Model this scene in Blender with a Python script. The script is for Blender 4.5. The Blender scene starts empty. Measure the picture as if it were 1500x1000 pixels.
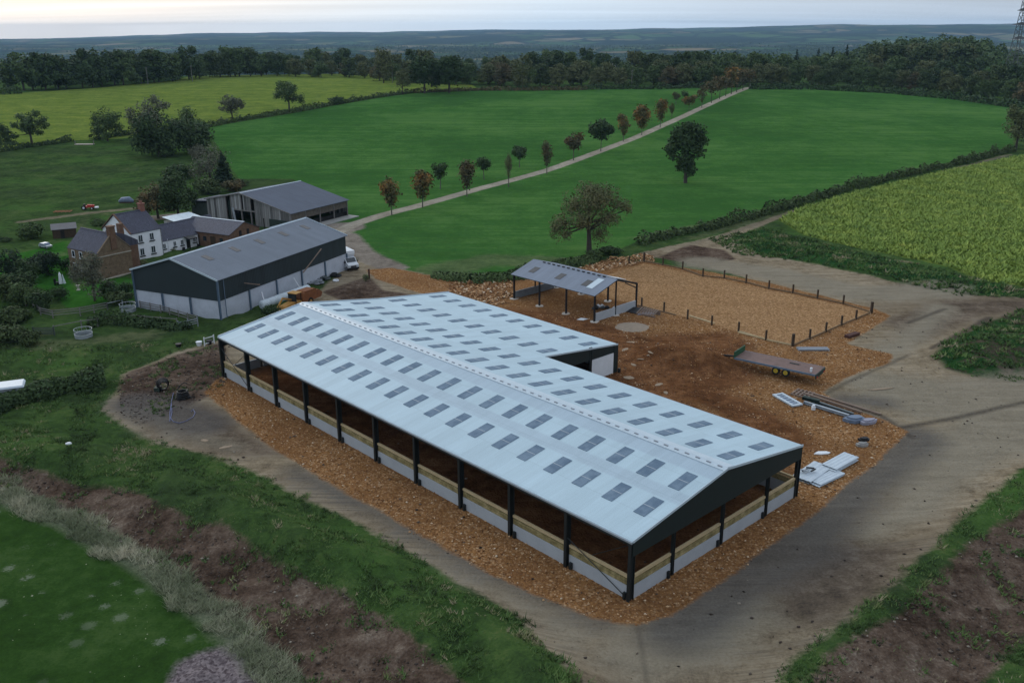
import bpy, math, random
import numpy as np
from mathutils import Matrix, Vector
S = bpy.context.scene
COL = S.collection
R_ = math.radians
random.seed(7)
# ------------------------------------------------------------------ camera
FPX, PITCH, ROLL, CAMH = 1340.44, R_(18.8239), R_(-.24181), 38.058
_cp, _sp, _cr, _sr = math.cos(PITCH), math.sin(PITCH), math.cos(ROLL), math.sin(ROLL)
FWD = np.array([0, _cp, -_sp]); _up = np.array([0, _sp, _cp]); _rt = np.array([1., 0, 0])
RGT = _cr*_rt+_sr*_up; UPV = -_sr*_rt+_cr*_up
camd = bpy.data.cameras.new('camera'); cam = bpy.data.objects.new('camera', camd); COL.objects.link(cam)
camd.sensor_width = 36; camd.lens = FPX/1500*36; camd.clip_start = .5; camd.clip_end = 60000
cam.matrix_world = Matrix(((RGT[0], UPV[0], -FWD[0], 0), (RGT[1], UPV[1], -FWD[1], 0), (RGT[2], UPV[2], -FWD[2], CAMH), (0, 0, 0, 1)))
S.camera = cam
# ------------------------------------------------------------------ world, sun, exposure
SUN_AZ, SUN_EL = R_(-32), R_(14)        # azimuth measured from +Y towards +X
w = bpy.data.worlds.new('World'); S.world = w; w.use_nodes = True
def world_nodes():
    nt = w.node_tree; N = nt.nodes; L = nt.links; N.clear()
    def n(t, **k):
        a = N.new(t)
        for q, v in k.items(): setattr(a, q, v)
        return a
    tc = n('ShaderNodeTexCoord'); sep = n('ShaderNodeSeparateXYZ'); L.new(tc.outputs['Generated'], sep.inputs[0])
    mx = n('ShaderNodeMath', operation='MAXIMUM'); L.new(sep.outputs[2], mx.inputs[0]); mx.inputs[1].default_value = 0.004
    cb = n('ShaderNodeCombineXYZ'); L.new(sep.outputs[0], cb.inputs[0]); L.new(sep.outputs[1], cb.inputs[1]); L.new(mx.outputs[0], cb.inputs[2])
    nm = n('ShaderNodeVectorMath', operation='NORMALIZE'); L.new(cb.outputs[0], nm.inputs[0])
    sky = n('ShaderNodeTexSky', sky_type='NISHITA'); sky.sun_disc = False
    sky.sun_elevation = SUN_EL; sky.sun_rotation = SUN_AZ; sky.air_density = 1.4; sky.dust_density = 2.5; sky.ozone_density = 1.5
    L.new(nm.outputs[0], sky.inputs[0])
    # cloud layer: brighter and warmer towards the low sun, bluer away from it
    dt = n('ShaderNodeVectorMath', operation='DOT_PRODUCT'); L.new(nm.outputs[0], dt.inputs[0])
    dt.inputs[1].default_value = (math.sin(SUN_AZ-.25), math.cos(SUN_AZ-.25), 0.0)
    rp = n('ShaderNodeValToRGB'); L.new(dt.outputs['Value'], rp.inputs[0])
    e = rp.color_ramp.elements; e[0].position = .0; e[0].color = (.31, .34, .39, 1); e[1].position = 1.0; e[1].color = (.74, .71, .67, 1)
    for p, c in ((.52, (.43, .50, .58, 1)), (.66, (.50, .59, .68, 1)), (.80, (.60, .65, .69, 1)), (.93, (.70, .69, .67, 1))):
        q = rp.color_ramp.elements.new(p); q.color = c
    # streaky cloud noise on a high plane
    dv = n('ShaderNodeMath', operation='ADD'); L.new(mx.outputs[0], dv.inputs[0]); dv.inputs[1].default_value = .06
    d1 = n('ShaderNodeMath', operation='DIVIDE'); L.new(sep.outputs[0], d1.inputs[0]); L.new(dv.outputs[0], d1.inputs[1])
    d2 = n('ShaderNodeMath', operation='DIVIDE'); L.new(sep.outputs[1], d2.inputs[0]); L.new(dv.outputs[0], d2.inputs[1])
    c2 = n('ShaderNodeCombineXYZ'); L.new(d1.outputs[0], c2.inputs[0]); L.new(d2.outputs[0], c2.inputs[1])
    mp = n('ShaderNodeMapping'); L.new(c2.outputs[0], mp.inputs[0]); mp.inputs['Scale'].default_value = (.12, .75, 1)
    nz = n('ShaderNodeTexNoise'); L.new(mp.outputs[0], nz.inputs[0]); nz.inputs['Scale'].default_value = 1.1; nz.inputs['Detail'].default_value = 6; nz.inputs['Roughness'].default_value = .5
    mr = n('ShaderNodeMapRange'); L.new(nz.outputs[0], mr.inputs[0]); mr.inputs[1].default_value = .25; mr.inputs[2].default_value = .75; mr.inputs[3].default_value = .80; mr.inputs[4].default_value = 1.14
    ml = n('ShaderNodeVectorMath', operation='SCALE'); L.new(rp.outputs[0], ml.inputs[0]); L.new(mr.outputs[0], ml.inputs['Scale'])
    # the cloud deck overhead is a little darker than near the horizon
    hz = n('ShaderNodeValToRGB'); L.new(mx.outputs[0], hz.inputs[0]); he = hz.color_ramp.elements
    he[0].position = 0.; he[0].color = (1., 1., 1., 1); he[1].position = .30; he[1].color = (1., 1., 1., 1)
    for p, v in ((.0066, .98), (.012, .84), (.022, .72), (.045, .64), (.10, .72)): q = he.new(p); q.color = (v, v, v, 1)
    hg = n('ShaderNodeMath', operation='MULTIPLY'); L.new(hz.outputs[0], hg.inputs[0]); hg.inputs[1].default_value = SKYG
    m0 = n('ShaderNodeVectorMath', operation='SCALE'); L.new(ml.outputs[0], m0.inputs[0]); L.new(hg.outputs[0], m0.inputs['Scale'])
    mix = n('ShaderNodeMix', data_type='RGBA'); mix.inputs[0].default_value = .95
    L.new(sky.outputs[0], mix.inputs[6]); L.new(m0.outputs[0], mix.inputs[7])
    bg = n('ShaderNodeBackground'); L.new(mix.outputs[2], bg.inputs[0]); bg.inputs[1].default_value = .12
    out = n('ShaderNodeOutputWorld'); L.new(bg.outputs[0], out.inputs[0])
SKYG = 11.8
world_nodes()
sd = bpy.data.lights.new('sun', 'SUN'); sd.energy = .5; sd.angle = R_(20); sd.color = (1, .95, .89)
so = bpy.data.objects.new('sun', sd); COL.objects.link(so)
_sv = Vector((math.sin(SUN_AZ)*math.cos(R_(24)), math.cos(SUN_AZ)*math.cos(R_(24)), math.sin(R_(24))))
so.rotation_euler = _sv.to_track_quat('Z', 'Y').to_euler()
S.view_settings.view_transform = 'Standard'; S.view_settings.look = 'None'; S.view_settings.exposure = .7; S.view_settings.gamma = 1
S.render.engine = 'CYCLES'
cy = S.cycles; cy.use_denoising = True; cy.max_bounces = 6; cy.diffuse_bounces = 3; cy.glossy_bounces = 2; cy.transmission_bounces = 3
cy.transparent_max_bounces = 8; cy.volume_bounces = 1; cy.sample_clamp_indirect = 6

# ------------------------------------------------------------------ projection of survey points onto the terrain
def ray(px, py):
    d = FWD+RGT*(px-750)/FPX-UPV*(py-500)/FPX
    return d/np.linalg.norm(d)
def G0(px, py, z=0.):
    d = ray(px, py); t = (z-CAMH)/d[2]
    return np.array([d[0]*t, d[1]*t])
def smooth(a, b, x):
    t = np.clip((x-a)/(b-a), 0, 1); return t*t*(3-2*t)
def polyd(P, x, y):
    """distance to a polyline"""
    best = np.full(np.shape(x), 1e9)
    for (ax, ay), (bx, by) in zip(P[:-1], P[1:]):
        dx, dy = bx-ax, by-ay; l2 = dx*dx+dy*dy+1e-9
        t = np.clip(((x-ax)*dx+(y-ay)*dy)/l2, 0, 1)
        best = np.minimum(best, np.hypot(x-ax-t*dx, y-ay-t*dy))
    return best
def sdf(P, x, y):
    """signed distance to a polygon, positive inside"""
    d = polyd(P+[P[0]], x, y); ins = np.zeros(np.shape(x), bool)
    for (ax, ay), (bx, by) in zip(P, P[1:]+[P[0]]):
        c = (ay > y) != (by > y)
        if ay != by: ins ^= c & (x < (bx-ax)*(y-ay)/(by-ay)+ax)
    return np.where(ins, d, -d)
_rs = np.random.RandomState(3)
_wv = [(_rs.uniform(-1, 1), _rs.uniform(-1, 1), _rs.uniform(0, 6.28)) for _ in range(14)]
def wob(x, y, lam):
    """smooth pseudo noise, about -1..1, wavelength lam"""
    s = 0
    for i, (a, b, p) in enumerate(_wv):
        l = math.hypot(a, b)+.05
        s = s+np.sin((a*x+b*y)/l*6.283/(lam*(.6+.12*i))+p)
    return s/4.2
z0 = lambda L: [tuple(G0(*p)) for p in L]
BUND = z0([(-260, 560), (-60, 640), (120, 690), (300, 745), (450, 815), (600, 900), (720, 965), (900, 1090)])
RBUND = z0([(1620, 690), (1500, 745), (1380, 830), (1270, 930), (1180, 1040)])
RBANK = z0([(1100, 362), (1200, 378), (1330, 408), (1450, 425), (1620, 432)])
TMOUND = z0([(1430, 525), (1500, 510), (1640, 505)])
PILE = z0([(975, 527), (1030, 530)])
SCR = z0([(640, 418), (720, 418), (800, 398), (870, 385)])
def H(x, y):
    x = np.asarray(x, float); y = np.asarray(y, float); d = np.hypot(x, y)
    az = np.arctan2(x, np.maximum(y, 1e-6))
    h = 8*smooth(240, 560, d)*smooth(.62, .1, az)+1.0*smooth(240, 560, d)
    h = h-72*smooth(640, 1500, d)
    h = h+34*np.exp(-((x-385)/105)**2-((y-880)/170)**2)
    far = smooth(1300, 2400, d)
    h = h+far*(7*wob(x, y, 1500)+11*wob(x+900, y, 4200))
    rid = smooth(6000, 10500, d)
    h = h+rid*(2+40*smooth(-.5, -.3, az)+39*smooth(-.3, .05, az)+39*smooth(.05, .4, az))
    h = h+rid*(9*wob(x, y, 2600)+5*wob(y, x, 900))
    # the worked ground and its banks
    n1 = wob(x, y, 4.0); n2 = wob(x+31, y-17, 9.)
    near = d < 260
    if np.any(near):
        def ridge(P, hh, wd, ln=.25):
            dd = polyd(P, x, y); return hh*(1+ln*n2)*np.exp(-(dd/wd)**2)
        h = h+np.where(near, ridge(BUND, 1.7, 3.4)+ridge(RBUND, 1.1, 3.6)+ridge(RBANK, .9, 4.)+ridge(TMOUND, 1.4, 4.5)
                       + ridge(PILE, 1.7, 3.2)+ridge(SCR, -.6, 3.), 0)
    return h
def G(px, py):
    z = 0.
    for _ in range(14):
        p = G0(px, py, z); z = .5*z+.5*float(H(p[0], p[1]))
    return float(p[0]), float(p[1]), float(H(p[0], p[1]))
g2 = lambda L: [G(*p)[:2] for p in L]
def dist_scale(p): return (p[1]*FWD[1]+(p[2]-CAMH)*FWD[2])/FPX      # metres per photo pixel at p
# ------------------------------------------------------------------ ground regions (polygons in metres)
REG = {}
REG['green'] = [g2([(300, 188), (345, 180), (430, 166), (500, 153), (560, 143), (605, 137), (700, 133), (860, 132), (1085, 129), (1180, 129), (1300, 135), (1400, 143), (1478, 152), (1484, 215),
                    (1380, 240), (1240, 270), (1150, 298), (1060, 322), (940, 352), (880, 375), (800, 392), (740, 408), (650, 410), (590, 396), (545, 375), (512, 358), (505, 340), (480, 330), (430, 262), (350, 262), (320, 215)])]
REG['crop'] = [g2([(-500, 270), (0, 222), (105, 206), (180, 203), (300, 184), (400, 163), (500, 148), (590, 135), (700, 130), (690, 124), (600, 122), (575, 117), (500, 112), (400, 111), (260, 118), (130, 130), (0, 138), (-300, 150), (-700, 190)]),
               g2([(1140, 322), (1165, 308), (1250, 283), (1380, 252), (1500, 228), (1900, 140), (2100, 440), (1560, 437), (1480, 416), (1380, 388), (1250, 362), (1180, 345)])]
REG['clay'] = [g2([(150, 600), (168, 575), (180, 548), (255, 518), (325, 497), (420, 480), (640, 460), (905, 505), (960, 480), (1160, 500), (1270, 458), (1040, 392), (940, 372), (990, 360), (1050, 348), (1100, 370), (1200, 388), (1290, 408), (1390, 432), (1500, 436), (1800, 430),
                   (1800, 640), (1560, 650), (1480, 700), (1420, 750), (1365, 800), (1310, 855), (1240, 905), (1160, 965), (1110, 1050), (880, 1050), (830, 975), (760, 905), (640, 830), (520, 765), (420, 715), (330, 672), (230, 648), (185, 625)]),
               g2([(420, 470), (520, 380), (560, 388), (640, 405), (700, 440)]),
               g2([(930, 372), (1045, 347), (1165, 307), (1162, 312), (1055, 355), (960, 378)])]
REG['pale'] = [g2([(1250, 572), (1290, 550), (1440, 562), (1560, 578), (1560, 640), (1440, 690), (1370, 755), (1275, 790), (1245, 775), (1300, 735), (1300, 700), (1352, 640), (1395, 618), (1330, 612)]), g2([(885, 925), (940, 932), (1000, 912), (1065, 880), (1125, 875), (1140, 905), (1060, 965), (960, 1010), (860, 970)]), g2([(640, 822), (700, 842), (800, 890), (870, 925), (850, 950), (780, 905), (700, 865)])]
REG['brownclay'] = [g2([(1145, 850), (1230, 792), (1330, 800), (1290, 870), (1200, 915), (1120, 905)]), g2([(1290, 470), (1390, 438), (1560, 440), (1560, 450), (1440, 462), (1350, 500)]), g2([(180, 600), (300, 590), (420, 665), (330, 668), (220, 640)])]
REG['bank'] = [g2([(1365, 520), (1400, 492), (1450, 470), (1510, 450), (1700, 430), (1700, 600), (1500, 562), (1430, 553), (1385, 540)])]
REG['green2'] = [g2([(1040, 350), (1120, 335), (1180, 350), (1260, 370), (1380, 395), (1480, 422), (1560, 440), (1400, 432), (1290, 402), (1180, 382), (1080, 372)])]
REG['orange'] = [g2([(318, 555), (300, 575), (345, 615), (400, 655), (470, 700), (560, 750), (640, 797), (720, 840), (800, 878), (870, 905), (935, 917), (985, 898), (1050, 856), (1120, 806), (1180, 762), (1240, 712), (1290, 672), (1330, 632), (1300, 617), (1240, 596), (1205, 575), (1240, 552), (1300, 532), (1307, 519), (1250, 506), (1240, 503), (1280, 480), (1305, 462), (1280, 452),
                     (1130, 415), (1040, 398), (943, 383), (880, 382), (800, 402), (745, 412), (680, 412), (620, 402), (575, 392), (535, 395), (550, 408), (600, 425), (660, 440), (700, 470), (500, 520), (340, 548)])]
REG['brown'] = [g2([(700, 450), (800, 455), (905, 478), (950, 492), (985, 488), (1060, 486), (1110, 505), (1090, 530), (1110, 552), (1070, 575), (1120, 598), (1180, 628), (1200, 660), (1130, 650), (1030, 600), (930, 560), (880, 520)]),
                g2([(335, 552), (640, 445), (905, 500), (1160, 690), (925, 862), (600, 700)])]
REG['arena'] = [g2([(943, 386), (1278, 456), (1160, 507), (1122, 497), (1082, 486), (1042, 474), (900, 438), (850, 415)])]
REG['lawn'] = [g2([(-100, 380), (30, 372), (100, 352), (118, 368), (98, 400), (110, 425), (185, 404), (196, 412), (196, 440), (130, 448), (100, 450), (60, 420), (-100, 440)])]
REG['fg'] = [g2([(-500, 640), (-100, 702), (0, 738), (100, 782), (200, 840), (290, 900), (336, 944), (300, 970), (240, 1000), (200, 1060), (-600, 1060)])]
REG['soil'] = [g2([(-300, 610), (-60, 660), (100, 705), (200, 720), (290, 765), (330, 770), (420, 830), (520, 880), (600, 930), (680, 1000), (720, 1060), (430, 1060), (380, 970), (330, 915), (250, 845), (150, 780), (60, 738), (-100, 690), (-300, 640)]),
               g2([(1600, 705), (1500, 745), (1425, 790), (1370, 845), (1300, 905), (1215, 960), (1150, 1060), (1400, 1060), (1470, 960), (1600, 850)]),
               g2([(172, 562), (190, 545), (260, 520), (330, 500), (335, 558), (305, 580), (250, 605), (205, 622), (180, 610)]),
               g2([(960, 378), (1010, 358), (1060, 366), (1080, 380), (1030, 388)]), g2([(500, 440), (470, 428), (540, 405), (560, 425), (610, 432)])]
def pl(L): return g2(L)
LANE = pl([(478, 347), (520, 328), (560, 315), (622, 299), (700, 277), (800, 250), (880, 221), (930, 202), (1000, 171), (1050, 148), (1098, 128)])
LINES = {
 'lane': [(LANE, 1.75)],
 'yard': [(pl([(375, 352), (440, 345), (500, 333)]), 5.), (pl([(505, 345), (530, 372), (575, 392)]), 2.6), (pl([(300, 312), (240, 318), (190, 322)]), 3.)],
 'straw': [(pl([(-160, 668), (0, 722), (100, 762), (200, 818), (280, 872), (345, 930), (400, 985), (460, 1060)]), 1.15)],
 'mud': [(pl([(985, 925), (1050, 880), (1110, 842), (1180, 790), (1240, 735), (1300, 680), (1345, 640)]), 2.4), (pl([(1345, 640), (1290, 618), (1225, 590)]), 1.0), (pl([(1240, 585), (1290, 590)]), 1.6),
         (pl([(1060, 850), (1180, 800)]), 3.0), (pl([(880, 905), (700, 830), (560, 755), (430, 690)]), 1.1), (pl([(200, 590), (300, 620)]), 3), (pl([(1215, 590), (1120, 560)]), .5)],
 'rut': [(pl([(1310, 628), (1400, 612), (1460, 598), (1520, 585)]), .35), (pl([(1225, 588), (1290, 608), (1335, 640)]), .3), (pl([(1365, 510), (1400, 492), (1450, 465)]), .45), (pl([(1330, 473), (1385, 452)]), .3),
         (pl([(935, 918), (945, 980), (960, 1050)]), .05), (pl([(1170, 600), (1240, 560), (1330, 520)]), .15)],
 'pale': [(pl([(1280, 560), (1400, 575), (1560, 560)]), 3.6), (pl([(1180, 780), (1300, 700), (1420, 650), (1560, 600)]), 1.6), (pl([(1010, 950), (960, 940)]), 2.2), (pl([(1030, 385), (1130, 400), (1260, 430), (1380, 425)]), 4.2),
          (pl([(1240, 540), (1330, 500), (1380, 450)]), 2.0), (pl([(930, 480), (960, 482)]), 1.8), (pl([(225, 600), (250, 640)]), .6), (pl([(285, 640), (340, 655)]), .8), (pl([(180, 605), (215, 635)]), .35)],
 'dry': [(pl([(60, 505), (130, 500), (220, 492)]), 1.6), (pl([(0, 505), (60, 490)]), 1.4), (pl([(0, 395), (100, 372), (130, 312), (200, 316)]), .8), (pl([(640, 398), (720, 380), (810, 385)]), 4.), (pl([(930, 350), (1060, 322)]), .7), (pl([(1000, 352), (1150, 312), (1480, 228)]), 1.2)],
 'track2': [(pl([(1000, 360), (1060, 345), (1165, 309), (1240, 288), (1480, 226)]), .7), (pl([(30, 325), (130, 312), (230, 302)]), 1.3)],
 'gravel': [(pl([(300, 985), (380, 960), (400, 1020)]), 2.2)],
}
CAP = 12.
def field(name, x, y):
    f = np.full(np.shape(x), -CAP)
    for P in REG.get(name, []): f = np.maximum(f, sdf(P, x, y))
    for P, wd in LINES.get(name, []): f = np.maximum(f, wd-polyd(P, x, y))
    return np.clip(f, -CAP, CAP)
NAMES = ['brownclay', 'green', 'crop', 'clay', 'bank', 'green2', 'orange', 'brown', 'arena', 'lawn', 'fg', 'soil', 'lane', 'yard', 'straw', 'mud', 'rut', 'pale', 'dry', 'track2', 'gravel']

# ------------------------------------------------------------------ material helpers
class NT:
    def __init__(s, name):
        s.m = bpy.data.materials.new(name); s.m.use_nodes = True; s.t = s.m.node_tree; s.t.nodes.clear()
    def n(s, t, ins=None, **k):
        a = s.t.nodes.new(t)
        for q, v in k.items(): setattr(a, q, v)
        for q, v in (ins or {}).items(): s.set(a.inputs[q], v)
        return a
    def set(s, sock, v):
        if isinstance(v, bpy.types.NodeSocket): s.t.links.new(v, sock)
        else: sock.default_value = v
    def math(s, op, a, b=0., c=None):
        x = s.n('ShaderNodeMath', operation=op); s.set(x.inputs[0], a); s.set(x.inputs[1], b)
        if c is not None: s.set(x.inputs[2], c)
        return x.outputs[0]
    def mix(s, f, a, b, mode='MIX'):
        x = s.n('ShaderNodeMix', data_type='RGBA', blend_type=mode); s.set(x.inputs[0], f); s.set(x.inputs[6], a); s.set(x.inputs[7], b); return x.outputs[2]
    def noise(s, vec, scale, det=4, rough=.55, out=0):
        return s.n('ShaderNodeTexNoise', {'Vector': vec, 'Scale': scale, 'Detail': det, 'Roughness': rough}).outputs[out]
    def ramp(s, f, *st):
        x = s.n('ShaderNodeValToRGB', {0: f}); e = x.color_ramp.elements
        e[0].position, e[0].color = st[0][0], c4(st[0][1]); e[1].position, e[1].color = st[-1][0], c4(st[-1][1])
        for p, c in st[1:-1]: q = e.new(p); q.color = c4(c)
        return x.outputs[0]
    def rng(s, v, a, b, c=0., d=1.):
        return s.n('ShaderNodeMapRange', {0: v, 1: a, 2: b, 3: c, 4: d}).outputs[0]
    def finish(s, col, rough=.8, bump=None, bs=.3, bd=.1, metal=0., spec=.3, **k):
        b = s.n('ShaderNodeBsdfPrincipled', {'Base Color': col if isinstance(col, bpy.types.NodeSocket) else c4(col), 'Roughness': rough, 'Metallic': metal, 'Specular IOR Level': spec})
        for q, v in k.items(): s.set(b.inputs[q.replace('_', ' ')], v)
        if bump is not None:
            bp = s.n('ShaderNodeBump', {'Strength': bs, 'Distance': bd, 'Height': bump}); s.t.links.new(bp.outputs[0], b.inputs['Normal'])
        o = s.n('ShaderNodeOutputMaterial'); s.t.links.new(b.outputs[0], o.inputs[0]); return s.m
def c4(c): return (c[0], c[1], c[2], 1.) if len(c) == 3 else c
def mul(c, k): return tuple(v*k for v in c[:3])
M = {}
def simple(name, col, rough=.7, var=.25, scale=1.5, metal=0., spec=.3, bs=.15):
    """a base colour worn by two scales of noise"""
    t = NT(name); oc = t.n('ShaderNodeTexCoord').outputs['Object']
    a = t.noise(oc, scale, 6, .65); b = t.noise(oc, scale*9, 3)
    f = t.math('ADD', t.math('MULTIPLY', a, .7), t.math('MULTIPLY', b, .3))
    c = t.ramp(f, (.3, mul(col, 1-var)), (.5, col), (.72, mul(col, 1+var*.8)))
    M[name] = t.finish(c, rough, bump=b, bs=bs, bd=.02, metal=metal, spec=spec); return M[name]
# ------------------------------------------------------------------ ground material
def ground_material():
    t = NT('ground'); geo = t.n('ShaderNodeNewGeometry').outputs['Position']
    at = {k: t.n('ShaderNodeAttribute', attribute_name='m_'+k).outputs['Fac'] for k in NAMES}
    flat = t.n('ShaderNodeMapping', {0: geo}); flat.inputs['Scale'].default_value = (1, 1, .3); P = flat.outputs[0]
    nL = t.noise(P, .018, 3, .5); nM = t.noise(P, .16, 5, .6); nS = t.noise(P, .9, 6, .65); nF = t.noise(P, 5., 5, .7)
    vo = t.n('ShaderNodeTexVoronoi', {'Vector': P, 'Scale': 5.5}); vcol = vo.outputs['Color']; vd = vo.outputs['Distance']
    vs = t.n('ShaderNodeSeparateColor', {0: vcol}); v1, v2 = vs.outputs[0], vs.outputs[1]
    # wheel streaks along and across the site
    def streak(ang, sx, sy, sc, det=4):
        m = t.n('ShaderNodeMapping', {0: P}); m.inputs['Rotation'].default_value = (0, 0, -R_(ang)); m.inputs['Scale'].default_value = (sx, sy, 1); return t.noise(m.outputs[0], sc, det, .6)
    mixn0 = t.math('ADD', t.math('MULTIPLY', nM, .4), t.math('ADD', t.math('MULTIPLY', nS, .3), t.math('MULTIPLY', nF, .3)))
    s1 = t.math('ADD', t.math('MULTIPLY', streak(43, .16, .9, 1.0), .5), t.math('MULTIPLY', mixn0, .5)); s2 = t.math('ADD', t.math('MULTIPLY', streak(133, .16, .9, 1.0), .5), t.math('MULTIPLY', mixn0, .5))
    mixn = t.math('ADD', t.math('MULTIPLY', nM, .38), t.math('ADD', t.math('MULTIPLY', nS, .34), t.math('MULTIPLY', nF, .28)))
    mixn = t.math('ADD', t.math('MULTIPLY', t.math('SUBTRACT', mixn, .5), 1.55), .5)
    nmsk = t.math('ADD', t.math('MULTIPLY', t.math('SUBTRACT', nS, .5), 2.2), t.math('ADD', t.math('MULTIPLY', t.math('SUBTRACT', nM, .5), 3.), t.math('MULTIPLY', t.math('SUBTRACT', nF, .5), 1.2)))
    def mask(k, amp, soft, off=0.):
        v = t.math('ADD', at[k], t.math('MULTIPLY', nmsk, amp)); v = t.math('ADD', v, off)
        return t.rng(v, -soft, soft)
    # rough pasture
    g = t.ramp(mixn, (.32, (.020, .034, .014)), (.45, (.032, .060, .019)), (.55, (.048, .088, .025)), (.66, (.080, .105, .038)), (.78, (.15, .13, .08)))
    sc = t.noise(P, .055, 4, .6); g = t.mix(t.rng(sc, .50, .60, 0, .4), g, (.034, .050, .024, 1)); g = t.mix(t.rng(sc, .46, .38, 0, .45), g, (.055, .12, .028, 1))
    # distant patchwork of fields, hedges and woods
    wp = t.n('ShaderNodeMapping', {0: geo}); wp.inputs['Scale'].default_value = (.0042, .0024, 0); wp.inputs['Rotation'].default_value = (0, 0, .5)
    wv = t.n('ShaderNodeTexVoronoi', {'Vector': wp.outputs[0], 'Scale': 1.}); wc = t.n('ShaderNodeSeparateColor', {0: wv.outputs['Color']})
    we = t.n('ShaderNodeTexVoronoi', {'Vector': wp.outputs[0], 'Scale': 1.}, feature='DISTANCE_TO_EDGE').outputs[0]
    fc = t.ramp(wc.outputs[0], (0, (.03, .06, .025)), (.3, (.05, .10, .035)), (.55, (.07, .12, .04)), (.72, (.14, .13, .07)), (.86, (.2, .16, .10)), (1, (.05, .07, .03)))
    wn = t.noise(geo, .0011, 5, .6)
    fc = t.mix(t.rng(we, .035, .10), (.012, .022, .012, 1), fc)
    fc = t.mix(t.rng(wn, .47, .53), (.011, .022, .012, 1), fc)
    dist = t.n('ShaderNodeVectorMath', {0: geo}, operation='LENGTH').outputs['Value']
    g = t.mix(t.rng(dist, 850, 1000), g, fc)
    c = g
    def over(k, col, amp=.35, soft=.25, off=0., fade=1.):
        nonlocal c
        f = mask(k, amp, soft, off)
        if fade != 1.: f = t.math('MULTIPLY', f, fade)
        c = t.mix(f, c, col); return f
    gf = t.ramp(t.math('ADD', t.math('MULTIPLY', nL, .5), t.math('MULTIPLY', mixn, .5)), (.42, (.034, .090, .022)), (.5, (.048, .122, .028)), (.57, (.074, .156, .040)))
    fur = streak(150, .03, 1., .45, 3); gf = t.mix(t.rng(fur, .42, .62, 0, .6), gf, (.030, .100, .022, 1))
    over('green', gf, .3, .3)
    trm = streak(12, .004, .09, .8, 1)
    cr = t.ramp(mixn, (.34, (.07, .11, .024)), (.5, (.12, .165, .034)), (.62, (.165, .205, .042)), (.74, (.23, .24, .06)))
    cr = t.mix(t.rng(streak(12, .02, .5, .35, 3), .5, .72, 0, .55), cr, (.06, .12, .02, 1))
    over('crop', cr, .4, .4)
    over('green2', t.ramp(mixn, (.34, (.012, .032, .012)), (.5, (.02, .062, .018)), (.62, (.035, .085, .022)), (.7, (.07, .055, .045))), .9, .5)
    over('lawn', t.ramp(mixn, (.35, (.02, .075, .012)), (.65, (.04, .13, .02))), .3, .3)
    # pale limestone clods showing in the sown corner field
    vb = t.n('ShaderNodeTexVoronoi', {'Vector': P, 'Scale': .55}); vb.inputs['Randomness'].default_value = 1
    vbc = t.n('ShaderNodeSeparateColor', {0: vb.outputs['Color']}).outputs[0]
    sp = t.math('MULTIPLY', t.rng(t.math('ADD', t.math('MULTIPLY', vbc, .55), t.math('ADD', vb.outputs['Distance'], t.math('MULTIPLY', nF, .9))), .86, .74), t.rng(t.noise(P, .09, 2), .42, .52))
    fg = t.ramp(mixn, (.34, (.018, .040, .010)), (.5, (.026, .060, .013)), (.66, (.046, .085, .024)))
    fg = t.mix(t.math('MULTIPLY', sp, .5), fg, (.22, .24, .19, 1))
    over('fg', fg, .15, .15)
    over('gravel', t.ramp(t.math('ADD', t.math('MULTIPLY', nF, .6), t.math('MULTIPLY', v1, .3)), (.3, (.07, .055, .06)), (.6, (.2, .17, .175))), .5, .4)
    cl = t.ramp(t.math('ADD', t.math('MULTIPLY', mixn, .65), t.math('MULTIPLY', s2, .35)), (.34, (.100, .078, .053)), (.46, (.20, .160, .108)), (.54, (.29, .238, .165)), (.64, (.43, .365, .26)))
    cl = t.mix(t.rng(t.math('ADD', t.math('MULTIPLY', s1, .45), t.math('MULTIPLY', mixn, .55)), .5, .66, 0, .6), cl, (.075, .066, .056, 1))
    cl = t.mix(t.math('MULTIPLY', t.rng(nL, .5, .62), .5), cl, (.085, .062, .043, 1))
    xr = t.rng(t.n('ShaderNodeSeparateXYZ', {0: P}).outputs[0], 2., 14.)
    tm = t.mix(xr, t.rng(streak(133, .05, 2.6, 1.5, 2), .54, .60), t.rng(streak(43, .05, 2.6, 1.5, 2), .54, .60))
    tm2 = t.mix(xr, t.rng(streak(128, .03, 4.5, 1.3, 2), .56, .62), t.rng(streak(52, .03, 4.5, 1.3, 2), .56, .62))
    brk = t.rng(nM, .40, .58)
    cl = t.mix(t.math('MULTIPLY', t.math('MULTIPLY', t.math('MAXIMUM', tm, tm2), brk), .5), cl, (.075, .062, .050, 1))
    over('clay', cl, .55, .35)
    over('soil', t.ramp(mixn, (.36, (.034, .023, .017)), (.48, (.078, .054, .040)), (.58, (.125, .092, .070)), (.7, (.22, .18, .14))), .6, .3)
    over('brownclay', t.ramp(mixn, (.36, (.055, .043, .034)), (.5, (.105, .080, .060)), (.64, (.18, .145, .11))), .8, 1.2, fade=.85)
    over('bank', t.ramp(mixn, (.36, (.012, .034, .011)), (.48, (.02, .062, .016)), (.53, (.05, .045, .03)), (.64, (.075, .058, .045))), .6, .4)
    over('pale', t.ramp(t.math('ADD', t.math('MULTIPLY', nF, .3), t.math('MULTIPLY', s1, .7)), (.3, (.12, .105, .08)), (.5, (.21, .185, .14)), (.7, (.31, .275, .21))), .75, 1.3, fade=.85)
    over('mud', t.ramp(t.math('ADD', t.math('MULTIPLY', s1, .6), t.math('MULTIPLY', nF, .4)), (.3, (.045, .042, .041)), (.52, (.085, .080, .076)), (.7, (.14, .132, .12))), .9, 1.3, fade=.75)
    over('rut', (.045, .038, .033, 1), .22, .3, fade=.75)
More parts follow.
